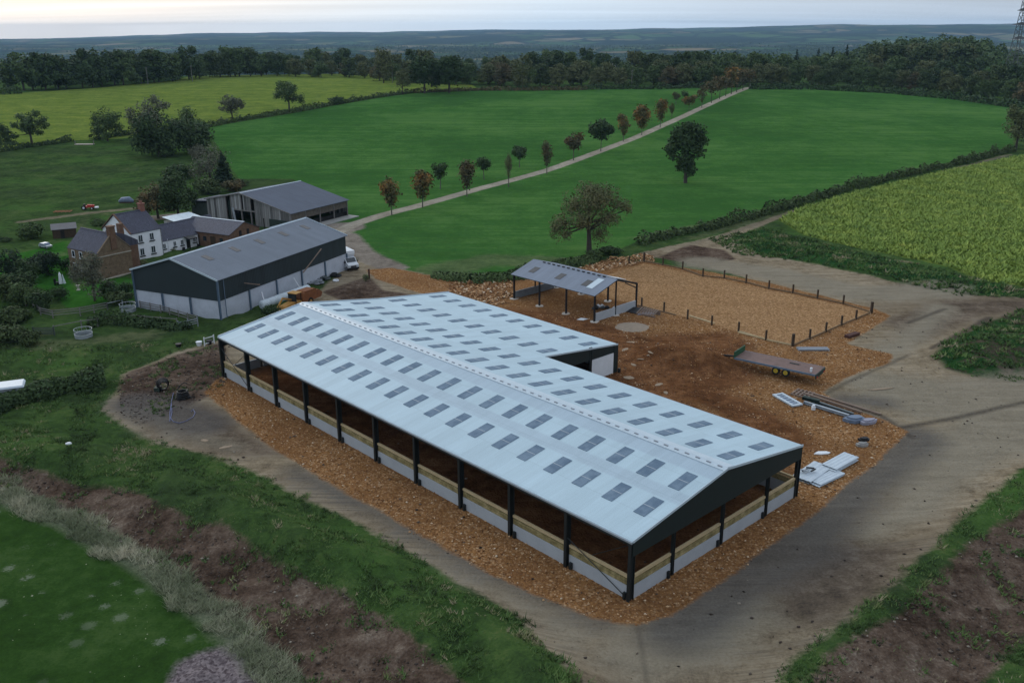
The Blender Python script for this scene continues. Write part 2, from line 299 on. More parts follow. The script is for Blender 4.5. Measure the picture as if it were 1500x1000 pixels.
    over('dry', t.ramp(mixn, (.35, (.05, .055, .03)), (.6, (.13, .135, .075))), 1.5, 1.0, fade=.5)
    over('straw', t.ramp(nF, (.3, (.06, .075, .045)), (.7, (.19, .20, .14))), .35, .5, fade=.8)
    over('yard', t.ramp(mixn, (.35, (.12, .10, .085)), (.65, (.26, .23, .19))), .5, .5)
    over('track2', t.ramp(mixn, (.35, (.10, .085, .06)), (.65, (.22, .185, .13))), .5, .4, fade=.8)
    st = t.mix(v2, t.ramp(v1, (0, (.12, .057, .026)), (.35, (.25, .125, .055)), (.7, (.40, .225, .105)), (1, (.58, .42, .26))), (.32, .165, .065, 1))
    st = t.mix(t.rng(vd, .1, .75, 0, .45), st, (.05, .022, .010, 1)); st = t.mix(t.rng(nM, .4, .65, 0, .55), st, (.13, .062, .026, 1))
    fo = over('orange', st, .42, .22)
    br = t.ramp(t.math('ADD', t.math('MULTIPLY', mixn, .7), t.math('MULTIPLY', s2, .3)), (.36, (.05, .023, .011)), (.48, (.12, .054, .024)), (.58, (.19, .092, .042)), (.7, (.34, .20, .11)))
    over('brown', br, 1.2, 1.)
    ar = t.ramp(t.math('ADD', t.math('MULTIPLY', nF, .5), t.math('MULTIPLY', v1, .35)), (.25, (.18, .098, .045)), (.45, (.30, .175, .085)), (.65, (.45, .29, .155)))
    ar = t.mix(t.rng(streak(133, .05, .8, .9, 3), .5, .75, 0, .4), ar, (.16, .085, .035, 1))
    over('arena', ar, .1, .15)
    over('lane', t.ramp(mixn, (.35, (.19, .165, .13)), (.65, (.36, .33, .27))), .12, .25)
    hgt = t.math('ADD', t.math('MULTIPLY', nF, .3), t.math('ADD', t.math('MULTIPLY', nS, .9), t.math('MULTIPLY', t.math('MULTIPLY', vd, fo), -.25)))
    M['ground'] = t.finish(c, .95, bump=hgt, bs=.9, bd=.35, spec=0.); return M['ground']
ground_material()
# ------------------------------------------------------------------ ground: one sheet, split into named regions along shared edges
def mesh_np(name, V, F, mat=None, smooth_=False):
    me = bpy.data.meshes.new(name); V = np.asarray(V, np.float32); F = np.asarray(F, np.int32); k = F.shape[1]
    me.vertices.add(len(V)); me.vertices.foreach_set('co', V.ravel()); me.loops.add(F.size); me.loops.foreach_set('vertex_index', F.ravel())
    me.polygons.add(len(F)); me.polygons.foreach_set('loop_start', np.arange(0, F.size, k, dtype=np.int32)); me.polygons.foreach_set('loop_total', np.full(len(F), k, np.int32))
    if smooth_: me.polygons.foreach_set('use_smooth', np.ones(len(F), bool))
    me.update(); me.validate()
    if mat: me.materials.append(mat)
    return me
def link(name, me, parent=None, loc=(0, 0, 0), rz=0., **props):
    o = bpy.data.objects.new(name, me); COL.objects.link(o)
    if parent is not None: o.parent = parent
    o.location = loc; o.rotation_euler = (0, 0, rz)
    for k, v in props.items():
        if v is not None: o[k] = v
    return o
def build_ground():
    fine = np.radians(np.arange(-42, 42.001, .15)); left = np.radians(np.arange(-178, -42.5, 4)); right = np.radians(np.arange(46, 178.1, 4))
    A = np.concatenate([left, fine, right]); na = len(A)
    r = [3., 12., 24.]
    while r[-1] < 15500: r.append(r[-1]*(1.0065 if 34 < r[-1] < 320 else (1.05 if r[-1] < 34 else 1.0125)))
    r = np.array(r); nr = len(r)
    RR, AA = np.meshgrid(r, A, indexing='ij'); X = (RR*np.sin(AA)).ravel(); Y = (RR*np.cos(AA)).ravel(); Z = H(X, Y)
    ff = {k: np.full(len(X), -CAP) for k in NAMES}
    sel = np.hypot(X, Y) < 1100
    for k in NAMES: ff[k][sel] = field(k, X[sel], Y[sel])
    # small relief on worked ground
    nr_ = np.hypot(X, Y) < 260; rough = np.clip(np.maximum(ff['soil'], ff['bank']), 0, 1)*.05+np.clip(ff['orange'], 0, 1)*.02
    gr = np.clip(-np.maximum.reduce([ff[q] for q in ('clay', 'orange', 'lane', 'yard', 'arena', 'fg', 'straw', 'green', 'crop')]), 0, 1); Z = Z+np.where(np.hypot(X, Y) < 200, gr*(.10*wob(X, Y, 2.6)+.12*wob(Y+7, X, 5.)), 0)
    rs = np.random.RandomState(5); Z = Z+np.where(nr_, rough*rs.normal(0, .6, len(X)), 0)
    i = np.arange(nr-1)[:, None]*na; j = np.arange(na)[None, :]; j2 = (j+1) % na
    F = np.stack([i+j, i+j2, i+na+j2, i+na+j], -1).reshape(-1, 4)[:, ::-1]
    V = np.stack([X, Y, Z], 1)
    e1 = V[F[:, 1]]-V[F[:, 0]]; e2 = V[F[:, 2]]-V[F[:, 0]]; fn = np.cross(e1, e2); vn = np.zeros_like(V)
    for q in range(4): np.add.at(vn, F[:, q], fn)
    vn /= np.linalg.norm(vn, axis=1)[:, None]+1e-12
    if vn[len(vn)//2, 2] < 0: F = F[:, ::-1]; vn = -vn
    cls = np.zeros(len(F), int); mid = {k: ff[k][F].mean(1) for k in NAMES}
    order = [('grass_field', ['green']), ('crop_field', ['crop']), ('corner_field', ['fg']), ('dirt_track', ['clay']), ('stone_yard', ['orange']), ('riding_arena_ground', ['arena']), ('farm_lane', ['lane', 'yard'])]
    for ci, (nm, ks) in enumerate(order, 1):
        for k in ks: cls[mid[k] > 0] = ci
    lab = {'grass_field': 'smooth green grass field on both sides of the tree lined lane', 'crop_field': 'yellow green flowering crop fields', 'corner_field': 'green sown field with pale stones in the near corner',
           'dirt_track': 'bare beige clay track round the new barn', 'stone_yard': 'orange crushed stone hardcore round the new barn', 'riding_arena_ground': 'sandy orange levelled ground inside the post fence', 'farm_lane': 'pale concrete lane and farmyard'}
    for ci, nm in enumerate(['ground']+[o_[0] for o_ in order]):
        fs = F[cls == ci]
        if not len(fs): continue
        u, inv = np.unique(fs, return_inverse=True); me = mesh_np(nm, V[u], inv.reshape(-1, 4), M['ground'], True)
        for k in NAMES:
            a = me.attributes.new('m_'+k, 'FLOAT', 'POINT'); a.data.foreach_set('value', ff[k][u].astype(np.float32))
        me.normals_split_custom_set_from_vertices(vn[u].tolist())
        link(nm, me, kind='structure', label=lab.get(nm, 'rough ground, banks and far countryside'))
build_ground()
# ------------------------------------------------------------------ mesh builder
class MB:
    def __init__(s): s.v = []; s.f = []
    def add(s, V, F):
        n = len(s.v); s.v += [tuple(map(float, p)) for p in V]; s.f += [tuple(i+n for i in q) for q in F]; return s
    def box(s, x0, x1, y0, y1, z0, z1):
        return s.add([(x0, y0, z0), (x1, y0, z0), (x1, y1, z0), (x0, y1, z0), (x0, y0, z1), (x1, y0, z1), (x1, y1, z1), (x0, y1, z1)],
                     [(3, 2, 1, 0), (4, 5, 6, 7), (0, 1, 5, 4), (1, 2, 6, 5), (2, 3, 7, 6), (3, 0, 4, 7)])
    def beam(s, p, q, wd, ht, up=(0, 0, 1)):
        p = Vector(p); q = Vector(q); d = (q-p).normalized(); u = Vector(up)
        if abs(d.dot(u)) > .98: u = Vector((1, 0, 0))
        r = d.cross(u).normalized(); u = r.cross(d).normalized(); V = []
        for c in (p, q):
            for a, b in ((-1, -1), (1, -1), (1, 1), (-1, 1)): V.append(c+r*a*wd/2+u*b*ht/2)
        return s.add(V, [(3, 2, 1, 0), (4, 5, 6, 7), (0, 1, 5, 4), (1, 2, 6, 5), (2, 3, 7, 6), (3, 0, 4, 7)])
    def hcol(s, x, y, z0, z1, dx=.36, dy=.2, t=.05):
        s.box(x-dx/2, x-dx/2+t, y-dy/2, y+dy/2, z0, z1); s.box(x+dx/2-t, x+dx/2, y-dy/2, y+dy/2, z0, z1)
        return s.box(x-dx/2+t, x+dx/2-t, y-.02, y+.02, z0, z1)
    def tube(s, pts, rad, n=6, cap=True):
        b = len(s.v); pts = [Vector(p) for p in pts]
        for i, p in enumerate(pts):
            d = (pts[min(i+1, len(pts)-1)]-pts[max(i-1, 0)]).normalized(); u = Vector((0, 0, 1)) if abs(d.z) < .95 else Vector((1, 0, 0))
            r = d.cross(u).normalized(); u = r.cross(d); k = rad[i] if hasattr(rad, '__len__') else rad
            for j in range(n): a = 6.2832*j/n; s.v.append(tuple(p+r*math.cos(a)*k+u*math.sin(a)*k))
        for i in range(len(pts)-1):
            for j in range(n): s.f.append((b+i*n+j, b+i*n+(j+1) % n, b+(i+1)*n+(j+1) % n, b+(i+1)*n+j))
        if cap: s.f.append(tuple(b+j for j in range(n))[::-1]); s.f.append(tuple(b+(len(pts)-1)*n+j for j in range(n)))
        return s
    def prism(s, poly, dv):
        """extrude a planar polygon by a vector"""
        n = len(poly); d = Vector(dv); V = [tuple(p) for p in poly]+[tuple(Vector(p)+d) for p in poly]
        return s.add(V, [tuple(range(n))[::-1], tuple(range(n, 2*n))]+[(i, (i+1) % n, (i+1) % n+n, i+n) for i in range(n)])
    def build(s, name, mat, parent=None, loc=(0, 0, 0), rz=0., sm=False, **props):
        me = bpy.data.meshes.new(name); me.from_pydata(s.v, [], s.f); me.update()
        if sm:
            for p in me.polygons: p.use_smooth = True
        me.materials.append(M[mat] if isinstance(mat, str) else mat)
        import bmesh
        b = bmesh.new(); b.from_mesh(me); bmesh.ops.recalc_face_normals(b, faces=b.faces); b.to_mesh(me); b.free()
        return link(name, me, parent, loc, rz, **props)
def thing(name, label, cat, loc=(0, 0, 0), rz=0., group=None):
    return link(name, None, None, loc, rz, label=label, category=cat, group=group)
def copy_tree(o, parent=None):
    c = o.copy(); COL.objects.link(c)
    if parent is not None: c.parent = parent
    for ch in list(o.children): copy_tree(ch, c)
    return c
ANG = lambda a, b: math.atan2(b[1]-a[1], b[0]-a[0])
# ------------------------------------------------------------------ materials
simple('steel_dark', (.010, .014, .015), .5, .3, spec=.4)
simple('clad_dark', (.012, .020, .020), .55, .15)
simple('flashing', (.42, .50, .56), .4, .1)
simple('concrete_new', (.34, .37, .40), .8, .12, .8)
simple('concrete_old', (.27, .27, .26), .9, .3, .8)
simple('galv', (.30, .34, .38), .45, .2, metal=.3)
simple('galv_blue', (.10, .15, .21), .5, .25)
simple('white', (.62, .66, .70), .6, .1)
simple('render_white', (.72, .75, .80), .85, .08)
simple('black', (.008, .008, .009), .6, .3)
simple('rubber', (.012, .012, .012), .8, .3)
simple('glass', (.02, .03, .04), .12, .2, spec=.6)
simple('yellow', (.42, .33, .03), .55, .25)
simple('yellow_old', (.36, .19, .045), .7, .35, 2.5)
simple('rust', (.17, .062, .022), .85, .45, 2.)
simple('red', (.38, .03, .02), .6, .3)
simple('green_paint', (.012, .075, .035), .5, .3)
simple('blue_paint', (.05, .16, .36), .5, .3)
simple('pipe_blue', (.11, .13, .26), .6, .2)
simple('deck', (.15, .098, .085), .8, .35, 1.2)
simple('timber_pale', (.42, .33, .19), .8, .2, 2.)
simple('timber_dark', (.050, .034, .022), .9, .35, 2.)
simple('wood_grey', (.16, .155, .15), .9, .4)
simple('bark', (.055, .047, .040), .95, .35, 2.)
simple('bark_pale', (.11, .10, .088), .95, .35, 2.)
simple('plastic_sheet', (.50, .58, .63), .45, .2, 1.2)
simple('blue_grey', (.13, .17, .24), .6, .3)
simple('stone_pale', (.34, .31, .26), .9, .3, 2.)
def timber_boards():
    t = NT('timber_treated'); oc = t.n('ShaderNodeTexCoord').outputs['Object']; sp = t.n('ShaderNodeSeparateXYZ', {0: oc})
    a = t.noise(oc, 1.4, 5, .6); b = t.noise(oc, 14, 3)
    c = t.ramp(t.math('ADD', t.math('MULTIPLY', a, .7), t.math('MULTIPLY', b, .3)), (.35, (.10, .085, .035)), (.5, (.22, .18, .08)), (.65, (.38, .32, .17)))
    M['timber_treated'] = t.finish(c, .85, bump=b, bs=.2, bd=.01)
timber_boards()
def sheet_mat(name, base, tones, cx, cy, rough=.55, rib=.0, weather=.5, metal=0.):
    """profiled roof sheets: every sheet has its own slight tone; fine corrugations as bump; weather streaks run down the slope (x)"""
    t = NT(name); oc = t.n('ShaderNodeTexCoord').outputs['Object']; sp = t.n('ShaderNodeSeparateXYZ', {0: oc})
    ix = t.math('FLOOR', t.math('DIVIDE', sp.outputs[0], cx)); iy = t.math('FLOOR', t.math('DIVIDE', sp.outputs[1], cy))
    cb = t.n('ShaderNodeCombineXYZ', {0: ix, 1: iy}); wn = t.n('ShaderNodeTexWhiteNoise', {0: cb.outputs[0]}, noise_dimensions='2D').outputs[0]
    mp = t.n('ShaderNodeMapping', {0: oc}); mp.inputs['Scale'].default_value = (.25, 2.2, .25); st = t.noise(mp.outputs[0], 1.1, 5, .6)
    big = t.noise(oc, .12, 3, .5); fine = t.noise(oc, 7, 3)
    f = t.math('ADD', t.math('MULTIPLY', wn, 1-weather), t.math('MULTIPLY', t.rng(t.math('ADD', t.math('MULTIPLY', st, .5), t.math('ADD', t.math('MULTIPLY', big, .35), t.math('MULTIPLY', fine, .15))), .35, .65), weather))
    c = t.ramp(f, (0, mul(base, 1-tones)), (.5, base), (1, mul(base, 1+tones)))
    if name == 'roof_new':
        bd_ = t.ramp(t.math('DIVIDE', sp.outputs[0], 34.), (0, (1, 1.0, 1.0)), (.066, (1, 1, 1)), (.070, (1.0, 1.0, 1.0)), (.145, (1, 1, 1)), (.150, (.89, .87, .89)), (.185, (.89, .87, .89)), (.19, (1, 1, 1)), (.262, (1, 1, 1)), (.268, (.88, .86, .89)), (.318, (.88, .86, .89)), (.322, (1, 1, 1)), (1, (1, 1, 1)))
        c = t.mix(1., c, bd_, 'MULTIPLY')
    seam = t.rng(t.math('ABSOLUTE', t.math('SUBTRACT', t.math('FRACT', t.math('DIVIDE', sp.outputs[0], cx)), .5)), .475, .495)
    c = t.mix(t.math('MULTIPLY', seam, .18), c, mul(base, .55)+(1,))
    ribh = t.math('SINE', t.math('MULTIPLY', sp.outputs[1], 6.2832/.34))
    M[name] = t.finish(c, rough, bump=ribh, bs=rib, bd=.03, spec=.35, metal=metal)
sheet_mat('roof_new', (.36, .475, .54), .11, 2.75, 1.02, .65, .07, .6)
sheet_mat('roof_old', (.118, .142, .178), .14, 2.2, 1.1, .8, .25, .6)
sheet_mat('roof_dark', (.062, .078, .112), .16, 2.2, 1.1, .85, .25, .7)
sheet_mat('clad_green', (.017, .027, .032), .28, 9., 1.0, .6, .3, .5)
def slate():
    t = NT('slate'); oc = t.n('ShaderNodeTexCoord').outputs['Object']
    br = t.n('ShaderNodeTexBrick', {'Vector': oc, 'Scale': 2.2, 'Mortar Size': .012, 'Color1': (.042, .046, .068, 1), 'Color2': (.080, .086, .122, 1), 'Mortar': (.03, .03, .035, 1)})
    a = t.noise(oc, .8, 5, .65); c = t.mix(t.rng(a, .4, .65, 0, .6), br.outputs[0], (.052, .050, .070, 1)); M['slate'] = t.finish(c, .75, bump=a, bs=.2, bd=.03)
slate()
def brick(name, c1, c2, mo, scale=3.5):
    t = NT(name); oc = t.n('ShaderNodeTexCoord').outputs['Object']; sp = t.n('ShaderNodeSeparateXYZ', {0: oc})
    cb = t.n('ShaderNodeCombineXYZ', {0: t.math('ADD', sp.outputs[0], sp.outputs[1]), 1: sp.outputs[2]})
    br = t.n('ShaderNodeTexBrick', {'Vector': cb.outputs[0], 'Scale': scale, 'Mortar Size': .02, 'Color1': c4(c1), 'Color2': c4(c2), 'Mortar': c4(mo)})
    a = t.noise(oc, 1.2, 6, .7); c = t.mix(t.rng(a, .42, .68, 0, .65), br.outputs[0], mul(c1, .6)+(1,)); M[name] = t.finish(c, .9, bump=br.outputs['Fac'], bs=-.3, bd=.02)
brick('brick', (.13, .066, .040), (.17, .095, .058), (.14, .12, .10)); brick('brick_red', (.26, .10, .07), (.20, .075, .05), (.2, .17, .15)); brick('stone_wall', (.14, .095, .055), (.21, .15, .095), (.15, .13, .105), 2.2)
def boards():
    t = NT('boards_old'); oc = t.n('ShaderNodeTexCoord').outputs['Object']; sp = t.n('ShaderNodeSeparateXYZ', {0: oc}); u = t.math('ADD', sp.outputs[0], sp.outputs[1])
    iu = t.math('FLOOR', t.math('DIVIDE', u, .55)); wn = t.n('ShaderNodeTexWhiteNoise', {1: iu}, noise_dimensions='1D').outputs[0]
    mp = t.n('ShaderNodeMapping', {0: oc}); mp.inputs['Scale'].default_value = (2, 2, .3); a = t.noise(mp.outputs[0], 1.5, 5, .65)
    f = t.math('ADD', t.math('MULTIPLY', wn, .5), t.math('MULTIPLY', a, .5)); c = t.ramp(f, (.25, (.075, .075, .075)), (.5, (.19, .19, .185)), (.75, (.32, .325, .325)))
    gap = t.rng(t.math('ABSOLUTE', t.math('SUBTRACT', t.math('FRACT', t.math('DIVIDE', u, .55)), .5)), .44, .48)
    c = t.mix(gap, c, (.03, .03, .03, 1)); M['boards_old'] = t.finish(c, .9, bump=a, bs=.2, bd=.02)
boards()
def rooflight():
    t = NT('rooflight'); oc = t.n('ShaderNodeTexCoord').outputs['Object']; a = t.noise(oc, 1.2, 3)
    c = t.ramp(a, (.35, (.095, .145, .205)), (.65, (.150, .210, .275)))
    M['rooflight'] = t.finish(c, .75, spec=.12)
rooflight()
simple('concrete_white', (.42, .46, .53), .85, .2, .5); simple('rooflight_old', (.09, .085, .085), .6, .2)
simple('green_dark', (.02, .035, .028), .7, .3); simple('lean_green', (.045, .062, .055), .8, .3); simple('boards_brown', (.10, .088, .075), .9, .4)
simple('hut_roof', (.055, .06, .075), .7, .3, 1.)
simple('timber_rail', (.17, .115, .065), .9, .3)
simple('galv_light', (.42, .49, .55), .5, .15)
simple('timber_worn', (.20, .15, .12), .9, .3)
simple('galv_dark', (.07, .085, .09), .5, .3); simple('timber_darkred', (.06, .025, .02), .9, .3)
simple('galv_dull', (.20, .22, .25), .7, .2)
simple('galv_purple', (.25, .25, .31), .7, .25); simple('stone_patch', (.26, .20, .14), .95, .25); simple('gravel_grey', (.25, .20, .15), .95, .2)
simple('earth_orange', (.38, .10, .05), .95, .3)
simple('rust_light', (.30, .13, .07), .9, .3)
simple('pylon_steel', (.09, .10, .11), .7, .1)
# ------------------------------------------------------------------ the new cattle barn
def barn():
    Yd = math.degrees(2.32322689); W = 21.9; EH = 4.884; HR = 6.5585; XR = 10.9; HW = 3.456; WW = 11.98; LEN = 61.; NB = 30.5; OV = .17
    T = thing('cattle_barn', 'long new open sided barn with pale blue grey roof full of dark rooflights', 'barn', (8.21, 55.057, 0), R_(Yd-90))
    k1 = (HR-EH)/XR; k2 = (HR-EH)/(W-XR); k3 = (EH-HW)/WW
    zr = lambda x: EH+k1*x if x < XR else (HR-k2*(x-XR) if x < W else EH-k3*(x-W))
    def roof(name, x0, x1, y0, y1, th=.05, lift=.0):
        m = MB(); z0_, z1_ = (zr(x0 if x0 > 0 else 0)-(k1*(-x0) if x0 < 0 else 0)), 0
        za = EH+k1*x0 if x0 < XR-.01 else (HR-k2*(x0-XR) if x0 < W-.01 else EH-k3*(x0-W))
        zb = EH+k1*x1 if x1 < XR+.01 and x0 < XR-.01 else (HR-k2*(x1-XR) if x0 < W-.01 else EH-k3*(x1-W))
        za += lift; zb += lift; ny = int((y1-y0)/6)+1
        m.prism([(x0, y0, za), (x1, y0, zb), (x1, y0, zb-th), (x0, y0, za-th)], (0, y1-y0, 0))
        return m.build(name, 'roof_new', T)
    roof('roof_sheeting', -OV, XR, -OV, LEN+OV); roof('roof_sheeting', XR, W+OV, -OV, NB); roof('roof_sheeting', XR, W, NB, LEN+OV)
    roof('roof_sheeting', W, W+WW+OV, NB-.1, LEN+OV)
    # fascia flashing round the verge
    for y in (-OV-.03, LEN+OV+.03):
        MB().beam((-OV, y, EH-.03), (XR, y, HR+.02), .06, .20).build('verge_flashing', 'flashing', T); MB().beam((XR, y, HR+.02), (W+OV, y, EH-.03), .06, .20).build('verge_flashing', 'flashing', T)
    MB().beam((W+OV, NB-.13, EH-.05), (W+WW+OV, NB-.13, HW-.05), .06, .18).build('verge_flashing', 'flashing', T); MB().beam((W, LEN+OV+.03, EH), (W+WW+OV, LEN+OV+.03, HW), .06, .18).build('verge_flashing', 'flashing', T)
    m = MB().box(-OV-.10, -OV, -OV, LEN+OV, EH-.20, EH-.055); m.build('gutter', 'galv', T)
    m = MB().box(W+OV, W+OV+.1, -OV, NB-.2, EH-.20, EH-.055); m.build('gutter', 'galv', T)
    m = MB().box(W+WW+OV, W+WW+OV+.1, NB, LEN+OV, HW-.20, HW-.055); m.build('gutter', 'galv', T)
    # ridge: a low open vent, dark slots between cap pieces
    m = MB(); d = MB(); y = 0.
    m.prism([(XR-.45, -OV, HR-.01), (XR-.13, -OV, HR+.09), (XR, -OV, HR+.15), (XR+.75, -OV, HR+.02), (XR+.75, -OV, HR-.06), (XR, -OV, HR+.02), (XR-.45, -OV, HR-.06)], (0, LEN+2*OV, 0))
    while y < LEN:
        d.box(XR-.24, XR-.12, y+.22, y+.62, HR+.02, HR+.112); y += 1.02
    m.build('ridge_cap', 'flashing', T); d.build('ridge_vent', 'galv_dull', T, kind='stuff')
    # one hundred rooflights
    import itertools
    bars = []
    for i in range(20):
        yc = 1.525+3.05*i
        rows = [(2.5, 4.78), (6.45, 8.78), (12.6, 15.1), (17.05, 19.5)]+([(22.8, 25.2), (29.5, 31.9)] if yc > NB else [])
        for x0, x1 in rows:
            m = MB(); za, zb = zr(x0)+.012, zr(x1)+.012
            m.prism([(x0, yc-.5, za), (x1, yc-.5, zb), (x1, yc-.5, zb+.03), (x0, yc-.5, za+.03)], (0, 1.0, 0)); g = m.build('rooflight', 'rooflight', T)
            xm = (x0+x1)/2; zm = zr(xm)+.05; MB().box(xm-.04, xm+.04, yc-.5, yc+.5, zm-.03, zm-.003).build('glazing_bar', 'galv', g)
    # frames
    for i in range(11):
        y = 6.1*i; wing = y >= NB-.1
        for x, z in [(0, EH), (W, EH)]+([(W+WW, HW)] if wing else []):
            m = MB().hcol(x, y, -.1, z-.1, .5, .27); m.build('column', 'steel_dark', T)
            if x == 0 or (x == W and not wing) or x > W+1:
                sx = -1 if x == 0 else 1
                MB().box(x-.12+sx*.12, x+.12+sx*.12, y-.62 if i > 0 else y+.3, y-.38 if i > 0 else y+.5, -.05, .55).build('post_bracket', 'steel_dark', T)
        m = MB().beam((.1, y, EH-.28), (XR, y, HR-.28), .2, .36).beam((XR, y, HR-.28), (W-.1, y, EH-.28), .2, .36)
        if wing: m.beam((W+.1, y, EH-.28), (W+WW-.1, y, HW-.26), .18, .3)
        m.build('rafter', 'steel_dark', T)
    for x in [1, 2.8, 4.6, 6.4, 8.2, 10., 12., 13.8, 15.6, 17.4, 19.2, 21.]: MB().box(x-.04, x+.04, 0, LEN, zr(x)-.24, zr(x)-.055).build('purlin', 'galv', T)
    for x in [23.5, 25.5, 27.5, 29.5, 31.5, 33.2]: MB().box(x-.04, x+.04, NB, LEN, zr(x)-.24, zr(x)-.055).build('purlin', 'galv', T)
    MB().box(-.2, -.05, 0, LEN, EH-.42, EH-.2).build('eaves_beam', 'steel_dark', T)
    MB().box(W+.05, W+.2, 0, NB, EH-.42, EH-.2).build('eaves_beam', 'steel_dark', T)
    GX = [0, 4.75, 10.95, 17.25, W]
    for y in (0, LEN):
        for x in GX[1:-1]:
            MB().hcol(x, y, -.1, zr(x)-.3, .2, .26).build('gable_post', 'steel_dark', T)
            if y == 0: MB().box(x-.62, x-.40, y-.22, y+.02, -.05, .55).build('post_bracket', 'steel_dark', T)
    # gable cladding above 3.6 m
    for y in (-.16, LEN+.10):
        m = MB().prism([(-.1, y, 3.62), (W+.1, y, 3.62), (W+.1, y, EH-.07), (XR, y, HR-.07), (-.1, y, EH-.07)], (0, .06, 0)); m.build('gable_cladding', 'clad_dark', T)
    # wall panels: concrete below, three treated boards above
    def wall(xa, ya, xb, yb, t=.16, timber=True, ch=1.09, skip=.22):
        L = math.hypot(xb-xa, yb-ya); ux, uy = (xb-xa)/L, (yb-ya)/L
        p = (xa+ux*skip, ya+uy*skip); q = (xb-ux*skip, yb-uy*skip)
        MB().beam((*p, ch/2-.1), (*q, ch/2-.1), t, ch+.2).build('concrete_panel', 'concrete_new', T)
        if timber:
            m = MB()
            for z0_, z1_ in ((1.11, 1.34), (1.37, 1.60)): m.beam((*p, (z0_+z1_)/2), (*q, (z0_+z1_)/2), t*.6, z1_-z0_)
            m.build('timber_boards', 'timber_treated', T); MB().beam((*p, 1.81), (*q, 1.81), t*1.25, .19).build('top_rail', 'timber_pale', T)
    for i in range(10): wall(.06, 6.1*i, .06, 6.1*i+6.1)
    for i in range(5): wall(W-.06, 6.1*i, W-.06, 6.1*i+6.1)
    for i in range(5, 10): wall(W+WW-.06, 6.1*i, W+WW-.06, 6.1*i+6.1, timber=False, ch=2.2)
    for a, b in zip(GX[:-1], GX[1:]):
        wall(a, .06, b, .06); wall(a, LEN-.06, b, LEN-.06, timber=(a > 4))
    # end wall of the lower wing
    y = NB-.10
    m = MB().prism([(W+.15, y, 2.75), (W+WW+.1, y, 2.52), (W+WW+.1, y, HW-.09), (W+.15, y, EH-.09)], (0, .06, 0)); m.build('gable_cladding', 'clad_dark', T)
    MB().box(29.6, 33.35, y-.02, y+.1, -.1, 2.5).build('white_end_panel', 'white', T)
    MB().box(33.36, 34.1, y-.05, y+.12, -.1, HW-.1).build('corner_cladding', 'clad_dark', T)
    MB().hcol(29.4, y+.05, -.1, 4.1).build('gable_post', 'steel_dark', T)
    MB().box(W+WW+.02, W+WW+.08, NB, LEN, 2.2, HW-.1).build('side_cladding', 'clad_dark', T)
    MB().box(W+.2, W+WW, LEN, LEN+.06, 0, 2.9).build('back_cladding', 'clad_dark', T)
    # wind bracing rods
    for a, b in (((0, 6.1, 2.6), (0, .1, .15)), ((0, LEN-.1, 3.6), (0, LEN-6.1, .3))):
        m = MB().tube([a, b], .035, 5); o = m.build('brace_rod', 'steel_dark', T); o.location.x = -.14
    for x in (0, W): 
        for y0 in (0, LEN-6.1): MB().tube([(x+(.25 if x == 0 else -.25), y0, EH-.4), (x+(.25 if x == 0 else -.25), y0+6.1, .3)], .03, 5).build('brace_rod', 'steel_dark', T)
    for x in (0, W, W+WW):
        for y in ([0, 30.5, 61] if x != W+WW else [30.5, 61]): pass
barn()
# ------------------------------------------------------------------ gable building helper: local x across, y along; origin = front left corner at ground
def gable(T, W, L, EL, ER, HR, XR, roofm, ov=.25, th=.08, ridge='flashing'):
    kl = (HR-EL)/XR; kr = (HR-ER)/(W-XR)
    MB().prism([(-ov, -ov, EL-kl*ov), (XR, -ov, HR), (XR, -ov, HR-th), (-ov, -ov, EL-kl*ov-th)], (0, L+2*ov, 0)).build('roof_slope', roofm, T)
    MB().prism([(XR, -ov, HR), (W+ov, -ov, ER-kr*ov), (W+ov, -ov, ER-kr*ov-th), (XR, -ov, HR-th)], (0, L+2*ov, 0)).build('roof_slope', roofm, T)
    MB().prism([(XR-.18, -ov-.02, HR-.02), (XR, -ov-.02, HR+.07), (XR+.18, -ov-.02, HR-.02)], (0, L+2*ov+.04, 0)).build('ridge_tiles', ridge, T)
def gwall(T, W, EL, ER, HR, XR, y, mat, z0_=-.3, t=.15, name='gable_wall'):
    return MB().prism([(0, y, z0_), (W, y, z0_), (W, y, ER-.1), (XR, y, HR-.1), (0, y, EL-.1)], (0, t, 0)).build(name, mat, T)
